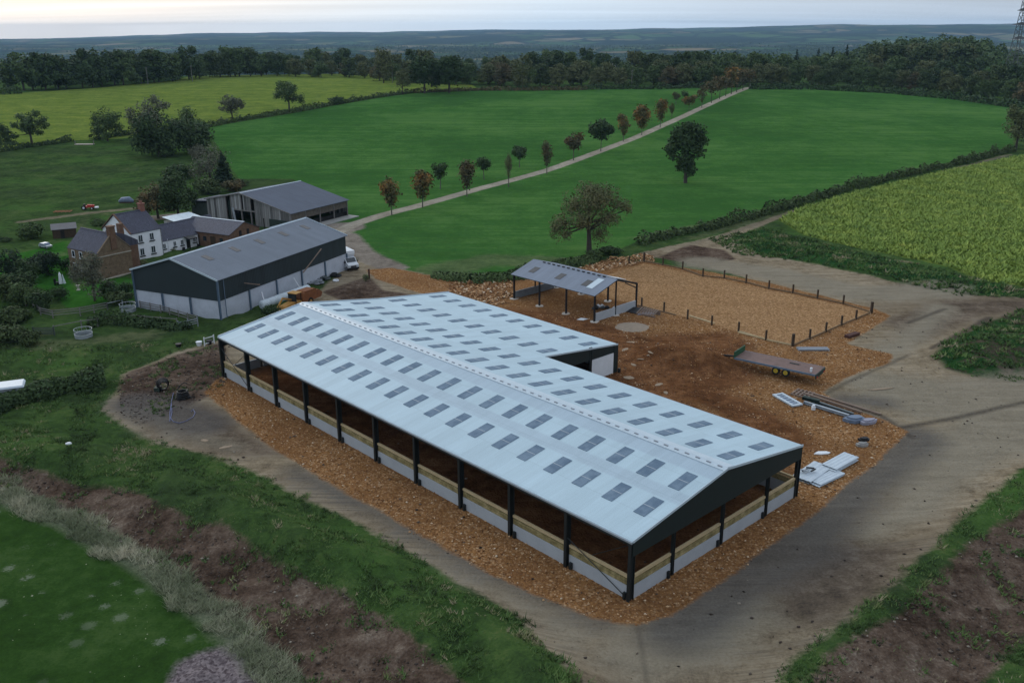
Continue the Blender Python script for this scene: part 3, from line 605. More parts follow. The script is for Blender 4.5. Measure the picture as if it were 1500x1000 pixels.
# ---- older steel shed with green cladding over white panels
def old_shed():
    T = thing('farm_shed', 'grey roofed shed with dark green cladding above whitish concrete panels', 'shed', (-54.35, 127.48, 0), R_(65.9-90))
    W, L, E, HR, XR = 15.4, 31., 5.85, 8.1, 7.5
    gable(T, W, L, E, E, HR, XR, 'roof_old')
    for y in (-.28, L+.28): MB().beam((-.25, y, E-.1), (XR, y, HR), .06, .26).beam((XR, y, HR), (W+.25, y, E-.1), .06, .26).build('verge_trim', 'flashing', T)
    for y in (-.02, L-.1): MB().prism([(0, y, 2.75), (W, y, 2.75), (W, y, E-.12), (XR, y, HR-.14), (0, y, E-.12)], (0, .12, 0)).build('cladding', 'clad_green', T)
    for x in (-.02, W-.1): MB().box(x, x+.12, .11, L-.11, 2.75, E-.12).build('cladding', 'clad_green', T)
    for a, b in ((0, 5.1), (5.1, 10.2), (10.2, W)): MB().box(a+.1, b-.1, .05, .2, -.3, 2.74).build('concrete_panel', 'concrete_old' if a < 0 else 'concrete_white', T)
    for i in range(5): MB().box(W-.2, W-.05, i*6.2+.1, i*6.2+6.1, -.3, 2.74).build('concrete_panel', 'concrete_white', T)
    MB().box(.05, .2, .3, L, -.3, 2.74).build('concrete_panel', 'concrete_white', T); MB().box(.3, W-.3, L-.2, L-.05, -.3, 2.74).build('concrete_panel', 'concrete_white', T)
    for x in (.0, 5.1, 10.2, W): MB().hcol(x, -.06, -.3, 2.74 if 0 < x < W else E-.2, .22, .26).build('column', 'galv_blue', T)
    for i in range(1, 6): MB().hcol(W+.04, i*6.2, -.3, 2.74, .26, .22).build('column', 'galv_blue', T)
    for i, y in enumerate((4.5, 10.3, 16., 21.9, 27.6)):
        m = MB(); x0, x1 = XR+1.7, XR+3.3; k = (HR-E)/(W-XR); za, zb = HR-k*(x0-XR)+.01, HR-k*(x1-XR)+.01
        m.prism([(x0, y-.5, za), (x1, y-.5, zb), (x1, y-.5, zb+.03), (x0, y-.5, za+.03)], (0, 1., 0)).build('rooflight', 'rooflight_old', T)
    MB().tube([(W+.16, 1.0, 5.7), (W+.16, 1.0, .1)], .06, 6).build('drainpipe', 'galv_blue', T)
old_shed()
# ---- timber pole barn
def pole_barn():
    W, L, XR = 23.5, 17.6, 10.2; EL, ER, HR = 4.5, 3.5, 6.5
    X = np.array([math.cos(R_(-30.1)), math.sin(R_(-30.1))]); A = np.array([-44.16, 181.1]); o = A-X*W
    T = thing('pole_barn', 'old barn with weathered grey vertical boards and a slate grey roof', 'barn', (o[0], o[1], 0), R_(59.9-90))
    gable(T, W, L, EL, ER, HR, XR, 'roof_dark', ov=.35)
    MB().beam((-.3, -.36, EL-.05), (XR, -.36, HR-.02), .08, .22).beam((XR, -.36, HR-.02), (W+.3, -.36, ER-.05), .08, .22).build('verge_trim', 'wood_grey', T)
    zt = lambda x: EL+(HR-EL)*x/XR if x < XR else HR-(HR-ER)*(x-XR)/(W-XR)
    # board wall in bays with openings
    def bay(x0, x1, z0_, dz=.15, name='board_wall', mat='boards_old', y=0.):
        pts = [(x0, y, z0_), (x1, y, z0_), (x1, y, zt(x1)-dz)]+([(XR, y, HR-dz)] if x0 < XR < x1 else [])+[(x0, y, zt(x0)-dz)]
        MB().prism(pts, (0, .1, 0)).build(name, mat, T)
    bay(0, 5.6, -.2); bay(7.2, 9.9, 3.0); bay(10.7, 12.6, 3.0); bay(14.0, 23.4, -.2)
    bay(5.7, 7.1, 0., 1.2, 'door', 'green_dark', .5)
    MB().prism([(7.9, -.15, .1), (8.4, -.15, .1), (8.0, -.15, 3.2), (7.4, -.15, 3.2)], (0, .1, 0)).build('hanging_sheet', 'galv', T)
    for x in (5.6, 7.15, 10., 12.65, 13.9, W-.1): MB().box(x, x+.22, -.12, .12, -.2, zt(x)-.2).build('post', 'wood_grey', T)
    MB().box(7.3, 13.9, -.1, .1, 2.8, 3.05).build('beam', 'wood_grey', T)
    for x0, x1 in ((0, .1),): MB().box(x0, x1, .2, L, -.2, EL-.2).build('side_wall', 'boards_old', T)
    MB().box(0.2, W, L-.1, L, -.2, 3.3).build('back_wall', 'boards_old', T)
    MB().prism([(.2, L-.1, 3.3), (W, L-.1, 3.3), (XR, L-.1, HR-.2)], (0, .1, 0)).build('back_gable', 'boards_old', T)
    # open feed side on the right
    MB().box(W-.12, W, .2, L, 1.9, ER-.15).build('side_boards', 'boards_brown', T); MB().box(W-.5, W-.3, .2, L, 0, 1.0).build('feed_wall', 'black', T)
    for i in range(1, 5): MB().box(W-.1, W+.1, i*4.35-.1, i*4.35+.1, -.2, ER-.2).build('post', 'wood_grey', T)
    MB().box(17.6, 17.75, -1.6, -1.45, 0, 2.2).build('gate_post', 'black', T)
    MB().box(17.9, W-.2, -.32, -.16, .0, 1.9).build('green_sheet', 'green_dark', T)
    MB().box(-6., -.05, 1, 9, -.2, 3.2).build('lean_to', 'lean_green', T)
    MB().prism([(-6.2, .8, 3.35), (.0, .8, 3.9), (.0, .8, 3.8), (-6.2, .8, 3.25)], (0, 8.4, 0)).build('lean_to_roof', 'roof_dark', T)
    MB().box(W-.2, W+2.6, .5, L+.5, -.1, .14).build('concrete_apron', 'concrete_old', T)
pole_barn()
def stable():
    T = thing('brick_stable', 'low brick stable with a dark slate roof beside the old boarded barn', 'stable', (-51.6, 164.5, 0), R_(152.85-90))
    # local y runs up-left along the front, x to the back right
    W, L, E, HR, XR = 8.0, 12.5, 2.8, 4.5, 4.0
    gable(T, W, L, E, E, HR, XR, 'slate', ov=.2)
    gwall(T, W, E, E, HR, XR, 0, 'brick'); gwall(T, W, E, E, HR, XR, L-.15, 'brick')
    MB().box(0, .18, .16, L-.16, -.3, E-.1).build('front_wall', 'brick', T); MB().box(W-.18, W, .16, L-.16, -.3, E-.1).build('back_wall', 'brick', T)
    for y in (3.5, 7.4): MB().box(-.06, 0, y, y+1.2, 0, 2.1).build('door', 'timber_dark', T)
    for y in (1.6, 5.7, 9.6): MB().box(-.05, 0, y, y+.8, 1.1, 1.9).build('window', 'glass', T)
    MB().box(2.6, 3.2, -.05, 0, 2.0, 3.0).build('vent_slot', 'black', T); MB().box(4.6, 5.2, -.05, 0, 2.0, 3.0).build('vent_slot', 'black', T)
stable()
def window(T, x0, x1, z0_, z1_, y, fw=.07, mat='white', sill='black', axis='x'):
    """framed window on a wall; axis x: wall runs along x at y; axis y: wall runs along y at x=y"""
    def bx(a0, a1, b0, b1, c0, c1):
        return MB().box(a0, a1, b0, b1, c0, c1) if axis == 'x' else MB().box(b0, b1, a0, a1, c0, c1)
    d = -1 if axis == 'x' else 1
    yy = sorted((y, y+d*.05)); g = bx(x0, x1, yy[0], yy[1], z0_, z1_).build('window', 'glass', T)
    yf = sorted((y+d*.052, y+d*.09)); f = MB(); 
    for a0, a1, c0, c1 in ((x0-fw, x0, z0_-fw, z1_+fw), (x1, x1+fw, z0_-fw, z1_+fw), (x0, x1, z1_, z1_+fw), (x0, x1, z0_-fw, z0_), ((x0+x1)/2-.025, (x0+x1)/2+.025, z0_, z1_)):
        q = bx(a0, a1, yf[0], yf[1], c0, c1); f.add(q.v, q.f)
    f.build('frame', mat, g)
    ys = sorted((y+d*.0, y+d*.16)); bx(x0-.18, x1+.18, ys[0], ys[1], z0_-.28, z0_-.12).build('sill', sill, g)
def farmhouse():
    o = (-72.76, 160.6)       # local x toward the front white wall, y along it (56 deg)
    T = thing('white_farmhouse', 'two storey white rendered farmhouse with slate roof and red brick chimney', 'house', (o[0], o[1], 0), R_(56-90))
    W, L, E, HR, XR = 8.3, 6.0, 4.85, 7.8, 4.1
    gable(T, W, L, E, E, HR, XR, 'slate', ov=.12, ridge='slate')
    gwall(T, W, E, E, HR, XR, 0, 'render_white'); gwall(T, W, E, E, HR, XR, L-.15, 'render_white')
    MB().box(W-.15, W, .15, L-.15, -.3, E-.1).build('front_wall', 'render_white', T); MB().box(0, .15, .15, L-.15, -.3, E-.1).build('back_wall', 'render_white', T)
    for y in (1.35, 3.6):
        for z in (.75, 3.1): window(T, y, y+.72, z, z+1.15, W, axis='y')
    MB().beam((-.1, -.12, E-.05), (XR, -.12, HR+.06), .35, .12).build('verge_coping', 'brick', T); MB().beam((XR, -.12, HR+.06), (W+.1, -.12, E-.02), .35, .12).build('verge_coping', 'brick', T)
    c = MB().box(XR-.45, XR+.45, L-.9, L-.1, HR-.9, HR+1.0).build('chimney', 'brick_red', T)
    MB().box(XR-.55, XR+.55, L-1.0, L, HR+1.0, HR+1.15).build('chimney_cap', 'brick_red', c)
    for d in (-.22, .22): MB().tube([(XR+d, L-.5, HR+1.15), (XR+d, L-.5, HR+1.6)], [.14, .11], 8).build('chimney_pot', 'brick_red', c)
    MB().tube([(W+.03, L-.1, 0), (W+.03, L-.1, E)], .05, 6).build('drainpipe', 'black', T)
    # stone wing in front
    a = R_(56); B = np.array([-66.3, 143.4])
    T2 = thing('stone_cottage', 'brown stone cottage with slate roof and gable chimney joined to the white farmhouse', 'house', (B[0], B[1], 0), R_(146-90))
    W, L, E, HR, XR = 5.9, 8.6, 4.3, 7.1, 2.95    # local y runs 146 deg (up left), x runs 56 deg
    gable(T2, W, L, E, E, HR, XR, 'slate', ov=.05, ridge='slate')
    gwall(T2, W, E, E, HR, XR, 0, 'stone_wall', name='gable_wall'); gwall(T2, W, E, E, HR, XR, L-.15, 'stone_wall')
    MB().box(0, .18, .16, L-.16, -.3, E-.08).build('front_wall', 'stone_wall', T2); MB().box(W-.18, W, .16, L-.16, -.3, E-.08).build('back_wall', 'stone_wall', T2)
    MB().beam((-.05, .05, E), (XR, .05, HR+.1), .3, .14).beam((XR, .05, HR+.1), (W+.05, .05, E), .3, .14).build('verge_coping', 'stone_wall', T2)
    c = MB().box(XR-.5, XR+.5, -.18, .7, HR-2.6, HR+1.0).build('chimney', 'brick', T2); MB().box(XR-.6, XR+.6, -.28, .8, HR+1., HR+1.2).build('chimney_cap', 'brick', c)
    MB().box(-.0, W, -.12, 0, 3.6, 3.75).build('string_course', 'stone_pale', T2)
    for y in (5.2, 7.3):
        for z in (3.0, .9):
            g = MB().box(-.05, 0, y-.7, y, z, z+.9).build('window', 'glass', T2); MB().box(-.09, -.052, y-.8, y-.7, z-.1, z+1).box(-.09, -.052, y, y+.1, z-.1, z+1).box(-.09, -.052, y-.7, y, z+.9, z+1).box(-.14, -.052, y-.8, y+.1, z-.2, z-.1).build('frame', 'white', g)
    MB().box(6.6, 7.4, 3.5, 4.3, 4.3, 7.6).build('side_chimney', 'brick', T2)
    MB().box(W+.02, W+2.2, 1.2, 6.5, -.3, 4.2).build('link_wall', 'brick', T2)
    MB().prism([(W, 1.2, 6.3), (W+2.3, 1.2, 4.9), (W+2.3, 1.2, 4.2), (W, 1.2, 4.2)], (0, 5.3, 0)).build('link_roof', 'slate', T2)
    # low white wing to the right
    T3 = thing('low_white_cottage', 'single storey white cottage with dark slate roof and black open porch', 'cottage', (-68.0, 164.7, 0), R_(56-90))
    W, L, E, HR, XR = 6.0, 8.2, 2.35, 4.6, 3.0
    gable(T3, W, L, E, E, HR, XR, 'slate', ov=.15, ridge='slate'); gwall(T3, W, E, E, HR, XR, 0, 'render_white'); gwall(T3, W, E, E, HR, XR, L-.15, 'render_white')
    MB().box(W-.15, W, .15, L-.15, -.3, E-.1).build('front_wall', 'render_white', T3); MB().box(0, .15, .15, L-.15, -.3, E-.1).build('back_wall', 'render_white', T3)
    for y in (.4, 2.6, 4.2, 6.9): window(T3, y, y+.5, .9, 1.7, W, axis='y')
    p = MB().prism([(W, 4.9, 2.3), (W+1.5, 4.9, 2.0), (W+1.5, 4.9, 1.85), (W, 4.9, 2.15)], (0, 1.9, 0)).build('porch', 'black', T3)
    for y in (5.0, 6.65): MB().box(W+1.3, W+1.42, y, y+.12, 0, 1.9).build('porch_post', 'black', p)
    MB().box(W, W+.06, 5.4, 6.2, 0, 2.0).build('door', 'black', T3)
    MB().tube([(W+.1, 1.4, 0), (W+.1, 1.4, 2.5)], .04, 5).build('drainpipe', 'white', T3)
    MB().box(W+.6, W+.95, 3.9, 4.3, 0, .5).build('flower_tub', 'black', T3); MB().box(W+.6, W+.95, 7.2, 7.6, 0, .5).build('flower_tub', 'black', T3)
    T4 = thing('slate_outbuilding', 'small slate roofed outbuilding between the white cottage and the brick stable', 'outbuilding', (-64.5, 172.0, 0), R_(56-90))
    gable(T4, 5.5, 6.5, 2.4, 2.4, 4.3, 2.75, 'slate', ov=.15, ridge='slate'); gwall(T4, 5.5, 2.4, 2.4, 4.3, 2.75, 0, 'render_white'); gwall(T4, 5.5, 2.4, 2.4, 4.3, 2.75, 6.35, 'render_white')
    MB().box(5.35, 5.5, .15, 6.35, -.2, 2.3).build('front_wall', 'render_white', T4)
    MB().box(0, .15, .15, 6.35, -.2, 2.3).build('back_wall', 'render_white', T4)
    T5 = thing('pale_roof_shed', 'low shed with a whitish sheet roof behind the slate outbuilding', 'shed', (-69.5, 181.0, 0), R_(56-90))
    MB().prism([(-.2, -.2, 2.9), (5, -.2, 2.2), (5, -.2, 2.12), (-.2, -.2, 2.82)], (0, 6.5, 0)).build('roof', 'plastic_sheet', T5); MB().box(0, 4.8, 0, 6.1, -.2, 2.1).build('walls', 'concrete_old', T5)
farmhouse()
def hut():
    T = thing('dark_garden_hut', 'low dark timber hut with a sheet roof on the lawn behind the cottage', 'hut', (-88.7, 174.2, 0), R_(26))
    MB().box(0, 4.2, 0, 2.6, 0, 1.7).build('walls', 'timber_dark', T)
    MB().prism([(-.2, -.2, 1.7), (-.2, 2.8, 2.35), (-.2, 2.8, 2.43), (-.2, -.2, 1.78)], (4.6, 0, 0)).build('roof', 'hut_roof', T)
    MB().box(1.4, 2.1, -.04, 0, 0, 1.6).build('door', 'black', T)
hut()
# ---- small open canopy
def canopy():
    T = thing('open_canopy', 'small steel framed canopy with grey sheet roof on thin posts in the stone yard', 'canopy', (11.318, 119.87, 0), R_(133.6-90))
    W, L, E, HR, XR = 9.0, 15.9, 3.8, 5.15, 4.43; k = (HR-E)/XR
    MB().prism([(-.35, -.25, E-.35*k+.1), (XR, -.25, HR+.1), (XR, -.25, HR+.04), (-.35, -.25, E-.35*k+.04)], (0, L+.6, 0)).build('roof_slope', 'roof_canopy', T)
    MB().prism([(XR, 3.4, HR+.1), (W+.35, 3.4, E-.35*k+.1), (W+.35, 3.4, E-.35*k+.04), (XR, 3.4, HR+.04)], (0, L-3.1, 0)).build('roof_slope', 'roof_canopy', T)
    MB().prism([(XR+1.2, 1.5, HR-.2), (W-.6, 1.5, E+.35), (W-.6, 1.5, E+.3), (XR+1.2, 1.5, HR-.26)], (0, 1.5, 0)).build('white_sheet', 'white', T)
    for y, x0, x1, mt in ((2.0, 1.0, 3.6, 'flashing'), (3.2, 1.2, 2.7, 'rooflight_dark'), (8.3, 1.2, 2.7, 'rooflight_dark'), (13.6, 1.2, 2.7, 'rooflight_dark')):
        z = lambda x: E+k*x+.11
        MB().prism([(x0, y-.55, z(x0)), (x1, y-.55, z(x1)), (x1, y-.55, z(x1)+.03), (x0, y-.55, z(x0)+.03)], (0, 1.1, 0)).build('rooflight', mt, T)
    for i in range(13): MB().box(XR-.32, XR-.12, 1.8+i*.98, 2.25+i*.98, HR+.02, HR+.16).build('ridge_vent', 'black', T)
    for i in range(4):
        y = i*5.3
        for x in (0, W):
            MB().hcol(x, y, 0, E-.05, .22, .2, .05).build('column', 'steel_brown', T)
        m = MB().beam((0, y, E-.05), (XR, y, HR-.08), .12, .22).beam((XR, y, HR-.08), (W, y, E-.05), .12, .22).beam((W-2.6, y, HR-.85), (W, y, E-.75), .08, .14); m.build('rafter', 'steel_brown', T)
    for y in (0, L): MB().hcol(XR, y, 0, HR-.1, .16, .16, .04).build('column', 'steel_brown', T)
    for x in (0, W): MB().box(x-.08, x+.08, 0, L, E-.22, E-.06).build('eaves_beam', 'steel_brown', T)
    for x in (XR+.2, 6.4, 8.0): MB().box(x-.04, x+.04, 0, 3.4, E+(W-x)*k-.06, E+(W-x)*k+.03).build('purlin', 'steel_brown', T)
    MB().box(.2, 4.3, -.08, .08, 0, 1.15).box(4.5, 8.8, -.08, .08, 0, 1.25).build('concrete_panel', 'concrete_new', T)
    MB().box(.2, 8.6, L-.1, L+.08, 0, 1.1).build('concrete_panel', 'concrete_grey', T)
    for x, y in [(a, b*5.3) for a in (0, W) for b in range(4)]+[(XR, 0)]:
        m = MB(); rr = random.Random(int(x*7+y)); m.prism([(x+math.cos(a)*.62*rr.uniform(.8, 1.2), y+math.sin(a)*.62*rr.uniform(.8, 1.2), -.05) for a in np.arange(0, 6.2, .7)], (0, 0, .10)); m.build('concrete_footing', 'stone_white', T)
sheet_mat('roof_canopy', (.155, .185, .235), .15, 2.2, 1.1, .8, .25, .7); simple('steel_brown', (.016, .017, .020), .6, .4); simple('rooflight_dark', (.055, .055, .058), .6, .2); simple('concrete_grey', (.17, .19, .21), .85, .3); simple('stone_white', (.45, .42, .38), .9, .2)
canopy()
# ------------------------------------------------------------------ foliage
def leaf_mat(name, dark, mid, light, auto=None, hue_rand=.25):
    t = NT(name); oc = t.n('ShaderNodeTexCoord').outputs['Object']; oi = t.n('ShaderNodeObjectInfo').outputs['Random']
    a = t.noise(oc, .55, 4, .6); b = t.noise(oc, 3.2, 3, .6); f = t.math('ADD', t.math('MULTIPLY', a, .55), t.math('MULTIPLY', b, .45))
    c = t.ramp(f, (.34, dark), (.5, mid), (.66, light))
    if auto: c = t.mix(t.rng(t.noise(oc, .33, 3, .6), .47, .6, 0, .9), c, c4(auto))
    c = t.mix(t.math('MULTIPLY', oi, hue_rand), c, mul(light, .9)+(1,))
    t.finish(c, .75, spec=.12); M[name] = t.m
leaf_mat('leaf_dark', (0.018, 0.032, 0.016), (0.036, 0.065, 0.025), (0.065, 0.101, 0.040))
leaf_mat('leaf_mid', (0.028, 0.049, 0.020), (0.059, 0.096, 0.035), (0.108, 0.154, 0.055))
leaf_mat('leaf_olive', (0.038, 0.049, 0.023), (0.084, 0.101, 0.042), (0.145, 0.158, 0.068))
leaf_mat('leaf_grey', (0.045, 0.051, 0.036), (0.093, 0.101, 0.069), (0.158, 0.164, 0.113))
leaf_mat('leaf_autumn', (.036, .048, .020), (.080, .082, .034), (.14, .115, .045), (.26, .135, .040), hue_rand=.1)
leaf_mat('leaf_brown', (.036, .042, .022), (.072, .072, .036), (.115, .105, .052), (.13, .092, .042), hue_rand=.1)
leaf_mat('leaf_twig_old', (0.043, 0.038, 0.026), (0.084, 0.074, 0.048), (0.138, 0.118, 0.070), (0.156, 0.102, 0.060))
leaf_mat('leaf_twig', (.056, .066, .030), (.098, .112, .050), (.15, .16, .072), (.13, .122, .058), hue_rand=.1)
leaf_mat('leaf_conifer', (0.009, 0.018, 0.012), (0.018, 0.036, 0.019), (0.033, 0.054, 0.027))
leaf_mat('leaf_hedge', (0.022, 0.036, 0.016), (0.047, 0.072, 0.026), (0.086, 0.119, 0.047))
leaf_mat('leaf_grass', (0.018, 0.042, 0.012), (0.034, 0.085, 0.020), (0.065, 0.125, 0.036), hue_rand=0)
leaf_mat('leaf_dry', (0.070, 0.075, 0.045), (0.140, 0.150, 0.100), (0.240, 0.250, 0.180), hue_rand=0)
leaf_mat('leaf_crop', (0.060, 0.100, 0.015), (0.150, 0.210, 0.028), (0.280, 0.290, 0.045), hue_rand=0)
def cards(P, Nn, size, rs, asp=1.):
    """small leaf clumps: a bent quad per point, facing roughly along Nn"""
    n = len(P); Nn = Nn+rs.normal(0, .45, (n, 3)); Nn /= np.linalg.norm(Nn, axis=1)[:, None]+1e-9
    t = rs.normal(0, 1, (n, 3)); t -= (t*Nn).sum(1)[:, None]*Nn; t /= np.linalg.norm(t, axis=1)[:, None]+1e-9; b = np.cross(Nn, t)
    s = (size*rs.uniform(.55, 1.25, n))[:, None]*.5
    V = np.stack([P-t*s, P-b*s*asp*.7+Nn*s*.3, P+t*s, P+b*s*asp*.7-Nn*s*.25], 1).reshape(-1, 3)
    return V, np.arange(4*n).reshape(-1, 4)
def crown_points(lobes, n, rs, shell=.5):
    L = np.array(lobes, float); vol = L[:, 3]*L[:, 4]*L[:, 5]; w_ = vol**.75; w_ /= w_.sum(); k = rs.choice(len(L), n, p=w_)
    d = rs.normal(0, 1, (n, 3)); d /= np.linalg.norm(d, axis=1)[:, None]
    r = rs.uniform(0, 1, n)**shell; bump = 1+.22*np.sin(5.3*d[:, 0]+k)*np.cos(4.7*d[:, 1]+2*k)+.16*np.sin(9*d[:, 2]+3*k+4*d[:, 0])
    P = L[k, :3]+d*L[k, 3:6]*(r*bump)[:, None]; return P, d*.8+np.array([0, 0, .35])
def trunk_mesh(h, lobes, r0, rs, stem=.45, n=6):
    m = MB(); z1 = h*stem; cx, cy = rs.normal(0, h*.012, 2)
    m.tube([(0, 0, -.4), (cx*.4, cy*.4, z1*.5), (cx, cy, z1), (cx*1.3, cy*1.3, h*.75)], [r0*1.25, r0*.9, r0*.75, r0*.25], n)
    for l in lobes[:9]:
        a = Vector((cx, cy, z1*rs.uniform(.75, 1.05))); b = Vector(l[:3]); mid = a.lerp(b, .5)+Vector((rs.normal(0, h*.02), rs.normal(0, h*.02), -h*.02))
        m.tube([a, mid, b], [r0*.5, r0*.32, r0*.12], 4)
    return m
def make_lobes(kind, h, w_, rs):
    r = w_/2; L = []
    if kind == 'vase':
        L = [(0, 0, h*.60, r*.78, r*.78, h*.31), (rs.normal(0, r*.2), 0, h*.84, r*.5, r*.5, h*.15), (0, 0, h*.36, r*.45, r*.45, h*.17)]
        for i in range(4): a = rs.uniform(0, 6.28); L.append((math.cos(a)*r*.5, math.sin(a)*r*.5, h*rs.uniform(.55, .85), r*.42, r*.42, h*.13))
    elif kind == 'ball':
        L = [(0, 0, h*.62, r*.75, r*.75, h*.30)]
        for i in range(6): a = i*1.05+rs.uniform(0, .6); L.append((math.cos(a)*r*.55, math.sin(a)*r*.55, h*rs.uniform(.55, .85), r*.45, r*.45, h*.15))
    elif kind == 'round':
        L = [(0, 0, h*.54, r*.75, r*.75, h*.38)]
        for i in range(11):
            a = i*2.4+rs.uniform(0, .8); z = rs.uniform(.20, .88); rr = r*(.72 if z < .7 else .42)
            L.append((math.cos(a)*rr, math.sin(a)*rr, h*z, r*rs.uniform(.28, .42), r*rs.uniform(.28, .42), h*rs.uniform(.10, .16)))
    elif kind == 'dense':
        L = [(0, 0, h*.48, r*.78, r*.78, h*.42)]
        for i in range(12):
            a = i*2.4+rs.uniform(0, .8); z = rs.uniform(.14, .86); rr = r*(.72 if z < .65 else .4)
            L.append((math.cos(a)*rr, math.sin(a)*rr, h*z, r*rs.uniform(.28, .42), r*rs.uniform(.28, .42), h*rs.uniform(.10, .16)))
    elif kind == 'wide':
        L = [(0, 0, h*.58, r*.55, r*.55, h*.34)]
        for i in range(12):
            a = i*2.4+rs.uniform(0, .8); z = rs.uniform(.28, .9); rr = r*(.78 if z < .75 else .4)
            L.append((math.cos(a)*rr, math.sin(a)*rr, h*z, r*rs.uniform(.22, .34), r*rs.uniform(.22, .34), h*rs.uniform(.09, .15)))
    elif kind == 'bush':
        L = [(0, 0, h*.42, r*.7, r*.7, h*.45)]
        for i in range(6): a = i*1.05+rs.uniform(0, .6); L.append((math.cos(a)*r*.55, math.sin(a)*r*.55, h*rs.uniform(.25, .65), r*.42, r*.42, h*.26))
    elif kind == 'cone':
        for i in range(9): z = .08+i*.1; rr = r*(1.02-z)*.95; L.append((rs.normal(0, r*.06), rs.normal(0, r*.06), h*z, rr, rr, h*.09))
    return L
TREEN = [0]
def tree(kind, h, w_, mat, seed, n=None, leaf=None, r0=None, bark='bark', shell=.5, lobes=None):
    """returns (crown mesh, trunk mesh)"""
    rs = np.random.RandomState(seed); L = lobes or make_lobes(kind, h, w_, rs)
    n = n or 1200; leaf = leaf or w_*.09; P, Nn = crown_points(L, n, rs, shell); V, F = cards(P, Nn, leaf, rs)
    V[:, 2] = np.maximum(V[:, 2], .05)
    cm = mesh_np('crown', V, F, M[mat]); tm = trunk_mesh(h, L[1:] if kind != 'cone' else [], r0 or max(.08, w_*.028), rs, .42 if kind not in ('bush', 'cone') else .3)
    me = bpy.data.meshes.new('trunk'); me.from_pydata(tm.v, [], tm.f); me.materials.append(M[bark])
    return cm, me
def place_tree(name, meshes, loc, label, cat='tree', group=None, rz=0., sc=1., scz=None):
    T = link(name, None, None, loc, rz, label=label, category=cat, group=group); T.scale = (sc, sc, scz or sc)
    link('trunk' if name != 'hedge' else 'stems', meshes[1], T); link('crown', meshes[0], T); return T
def px_tree(name, bx, by, ty, wpx, kind, mat, label, seed, n=1500, leafk=.085, cat='tree', group=None, bark='bark', shell=.5, r0=None, lobes=None):
    p = G(bx, by); k = dist_scale(p); d = math.hypot(p[0], p[1])
    lo, hi = 0., 60.
    for _ in range(40):
        m = (lo+hi)/2; q = np.array([p[0], p[1], p[2]+m])-np.array([0, 0, CAMH]); y = 500-FPX*(q@UPV)/(q@FWD)
        if y > ty: lo = m
        else: hi = m
    h = lo; w_ = wpx*k
    ms = tree(kind, h, w_, mat, seed, n, w_*leafk, r0, bark, shell, [(a*w_/2, b*w_/2, c*h, e*w_/2, f*w_/2, g*h) for a, b, c, e, f, g in lobes] if lobes else None)
    return place_tree(name, ms, p, label, cat, group)
# ---- avenue of young trees along the lane
LT = [(574, 315, 258, 34, 'vase', 'leaf_autumn', 'rust and brown vase shaped avenue tree nearest the farmyard'),
      (619, 304, 246, 36, 'vase', 'leaf_autumn', 'second avenue tree from the farmyard, with an orange lower half'),
      (645, 277, 237, 24, 'ball', 'leaf_dark', 'small round dark green tree across the lane from the second brown avenue tree'),
      (684, 288, 232, 29, 'vase', 'leaf_brown', 'brownish green avenue tree standing right against the lane, third on the near side'),
      (709, 263, 226, 22, 'ball', 'leaf_dark', 'small dark tree on the far side of the lane just before the thin pinkish tree'),
      (745, 274, 222, 13, 'vase', 'leaf_twig', 'thin pinkish brown sapling, the slimmest tree in the avenue'),
      (761, 245, 212, 22, 'ball', 'leaf_dark', 'small dark tree on the far side of the lane just after the thin pinkish tree'),
      (801, 255, 204, 21, 'vase', 'leaf_brown', 'narrow light brown avenue tree midway between the farmyard and the big dark one'),
      (840, 235, 192, 28, 'ball', 'leaf_brown', 'round brown topped avenue tree just before the broadest dark one'),
      (880, 222, 173, 38, 'ball', 'leaf_dark', 'broadest dark green tree of the avenue'),
      (913, 207, 165, 22, 'vase', 'leaf_autumn', 'reddish brown avenue tree just beyond the broadest dark one'),
      (940, 198, 152, 31, 'vase', 'leaf_autumn', 'orange topped avenue tree with a lopsided pointed crown'),
      (967, 187, 143, 22, 'vase', 'leaf_autumn', 'brown avenue tree standing alone against the green field left of the big field oak'),
      (984, 172, 150, 10, 'vase', 'leaf_olive', 'tiny pale green sapling beside the far part of the lane'),
      (990, 153, 134, 14, 'ball', 'leaf_brown', 'small dark tree set back on the far side of the upper lane'),
      (1009, 163, 138, 24, 'ball', 'leaf_autumn', 'low broad rust coloured avenue tree above the big field oak'),
      (1003, 150, 131, 12, 'ball', 'leaf_dark', 'small dark tree just behind the low broad rust coloured one'),
      (1028, 158, 125, 18, 'vase', 'leaf_brown', 'tall brown avenue tree just past the low broad rust coloured one')]
for i, a in enumerate(LT): px_tree('avenue_tree', *a[:3], a[3]*1.12, *a[4:7], 40+i, n=1500 if i < 14 else 700, leafk=.10, group='young trees lining the farm lane', bark='bark_pale', r0=.13)
far_av = [tree('vase' if i % 2 else 'ball', 11.5, 8.5, 'leaf_brown' if i != 1 else 'leaf_autumn', 80+i, 450, 1.0, .16) for i in range(3)]
for i, (bx, by, s_) in enumerate([(1042, 151, 1.), (1054, 145, 1.), (1063, 141, .9), (1071, 138, 1.2), (1079, 135, 1.1), (1088, 132, 1.), (1097, 130, 1.)]):
    p = G(bx, by); place_tree('avenue_tree', far_av[1 if i in (3,) else (0, 2)[i % 2]], p, ['first', 'second', 'third', 'fourth and most orange', 'fifth', 'sixth', 'last'][i]+' tree in the crowded far stretch of the avenue', 'tree', 'crowded far trees of the avenue', i*1.1, s_)
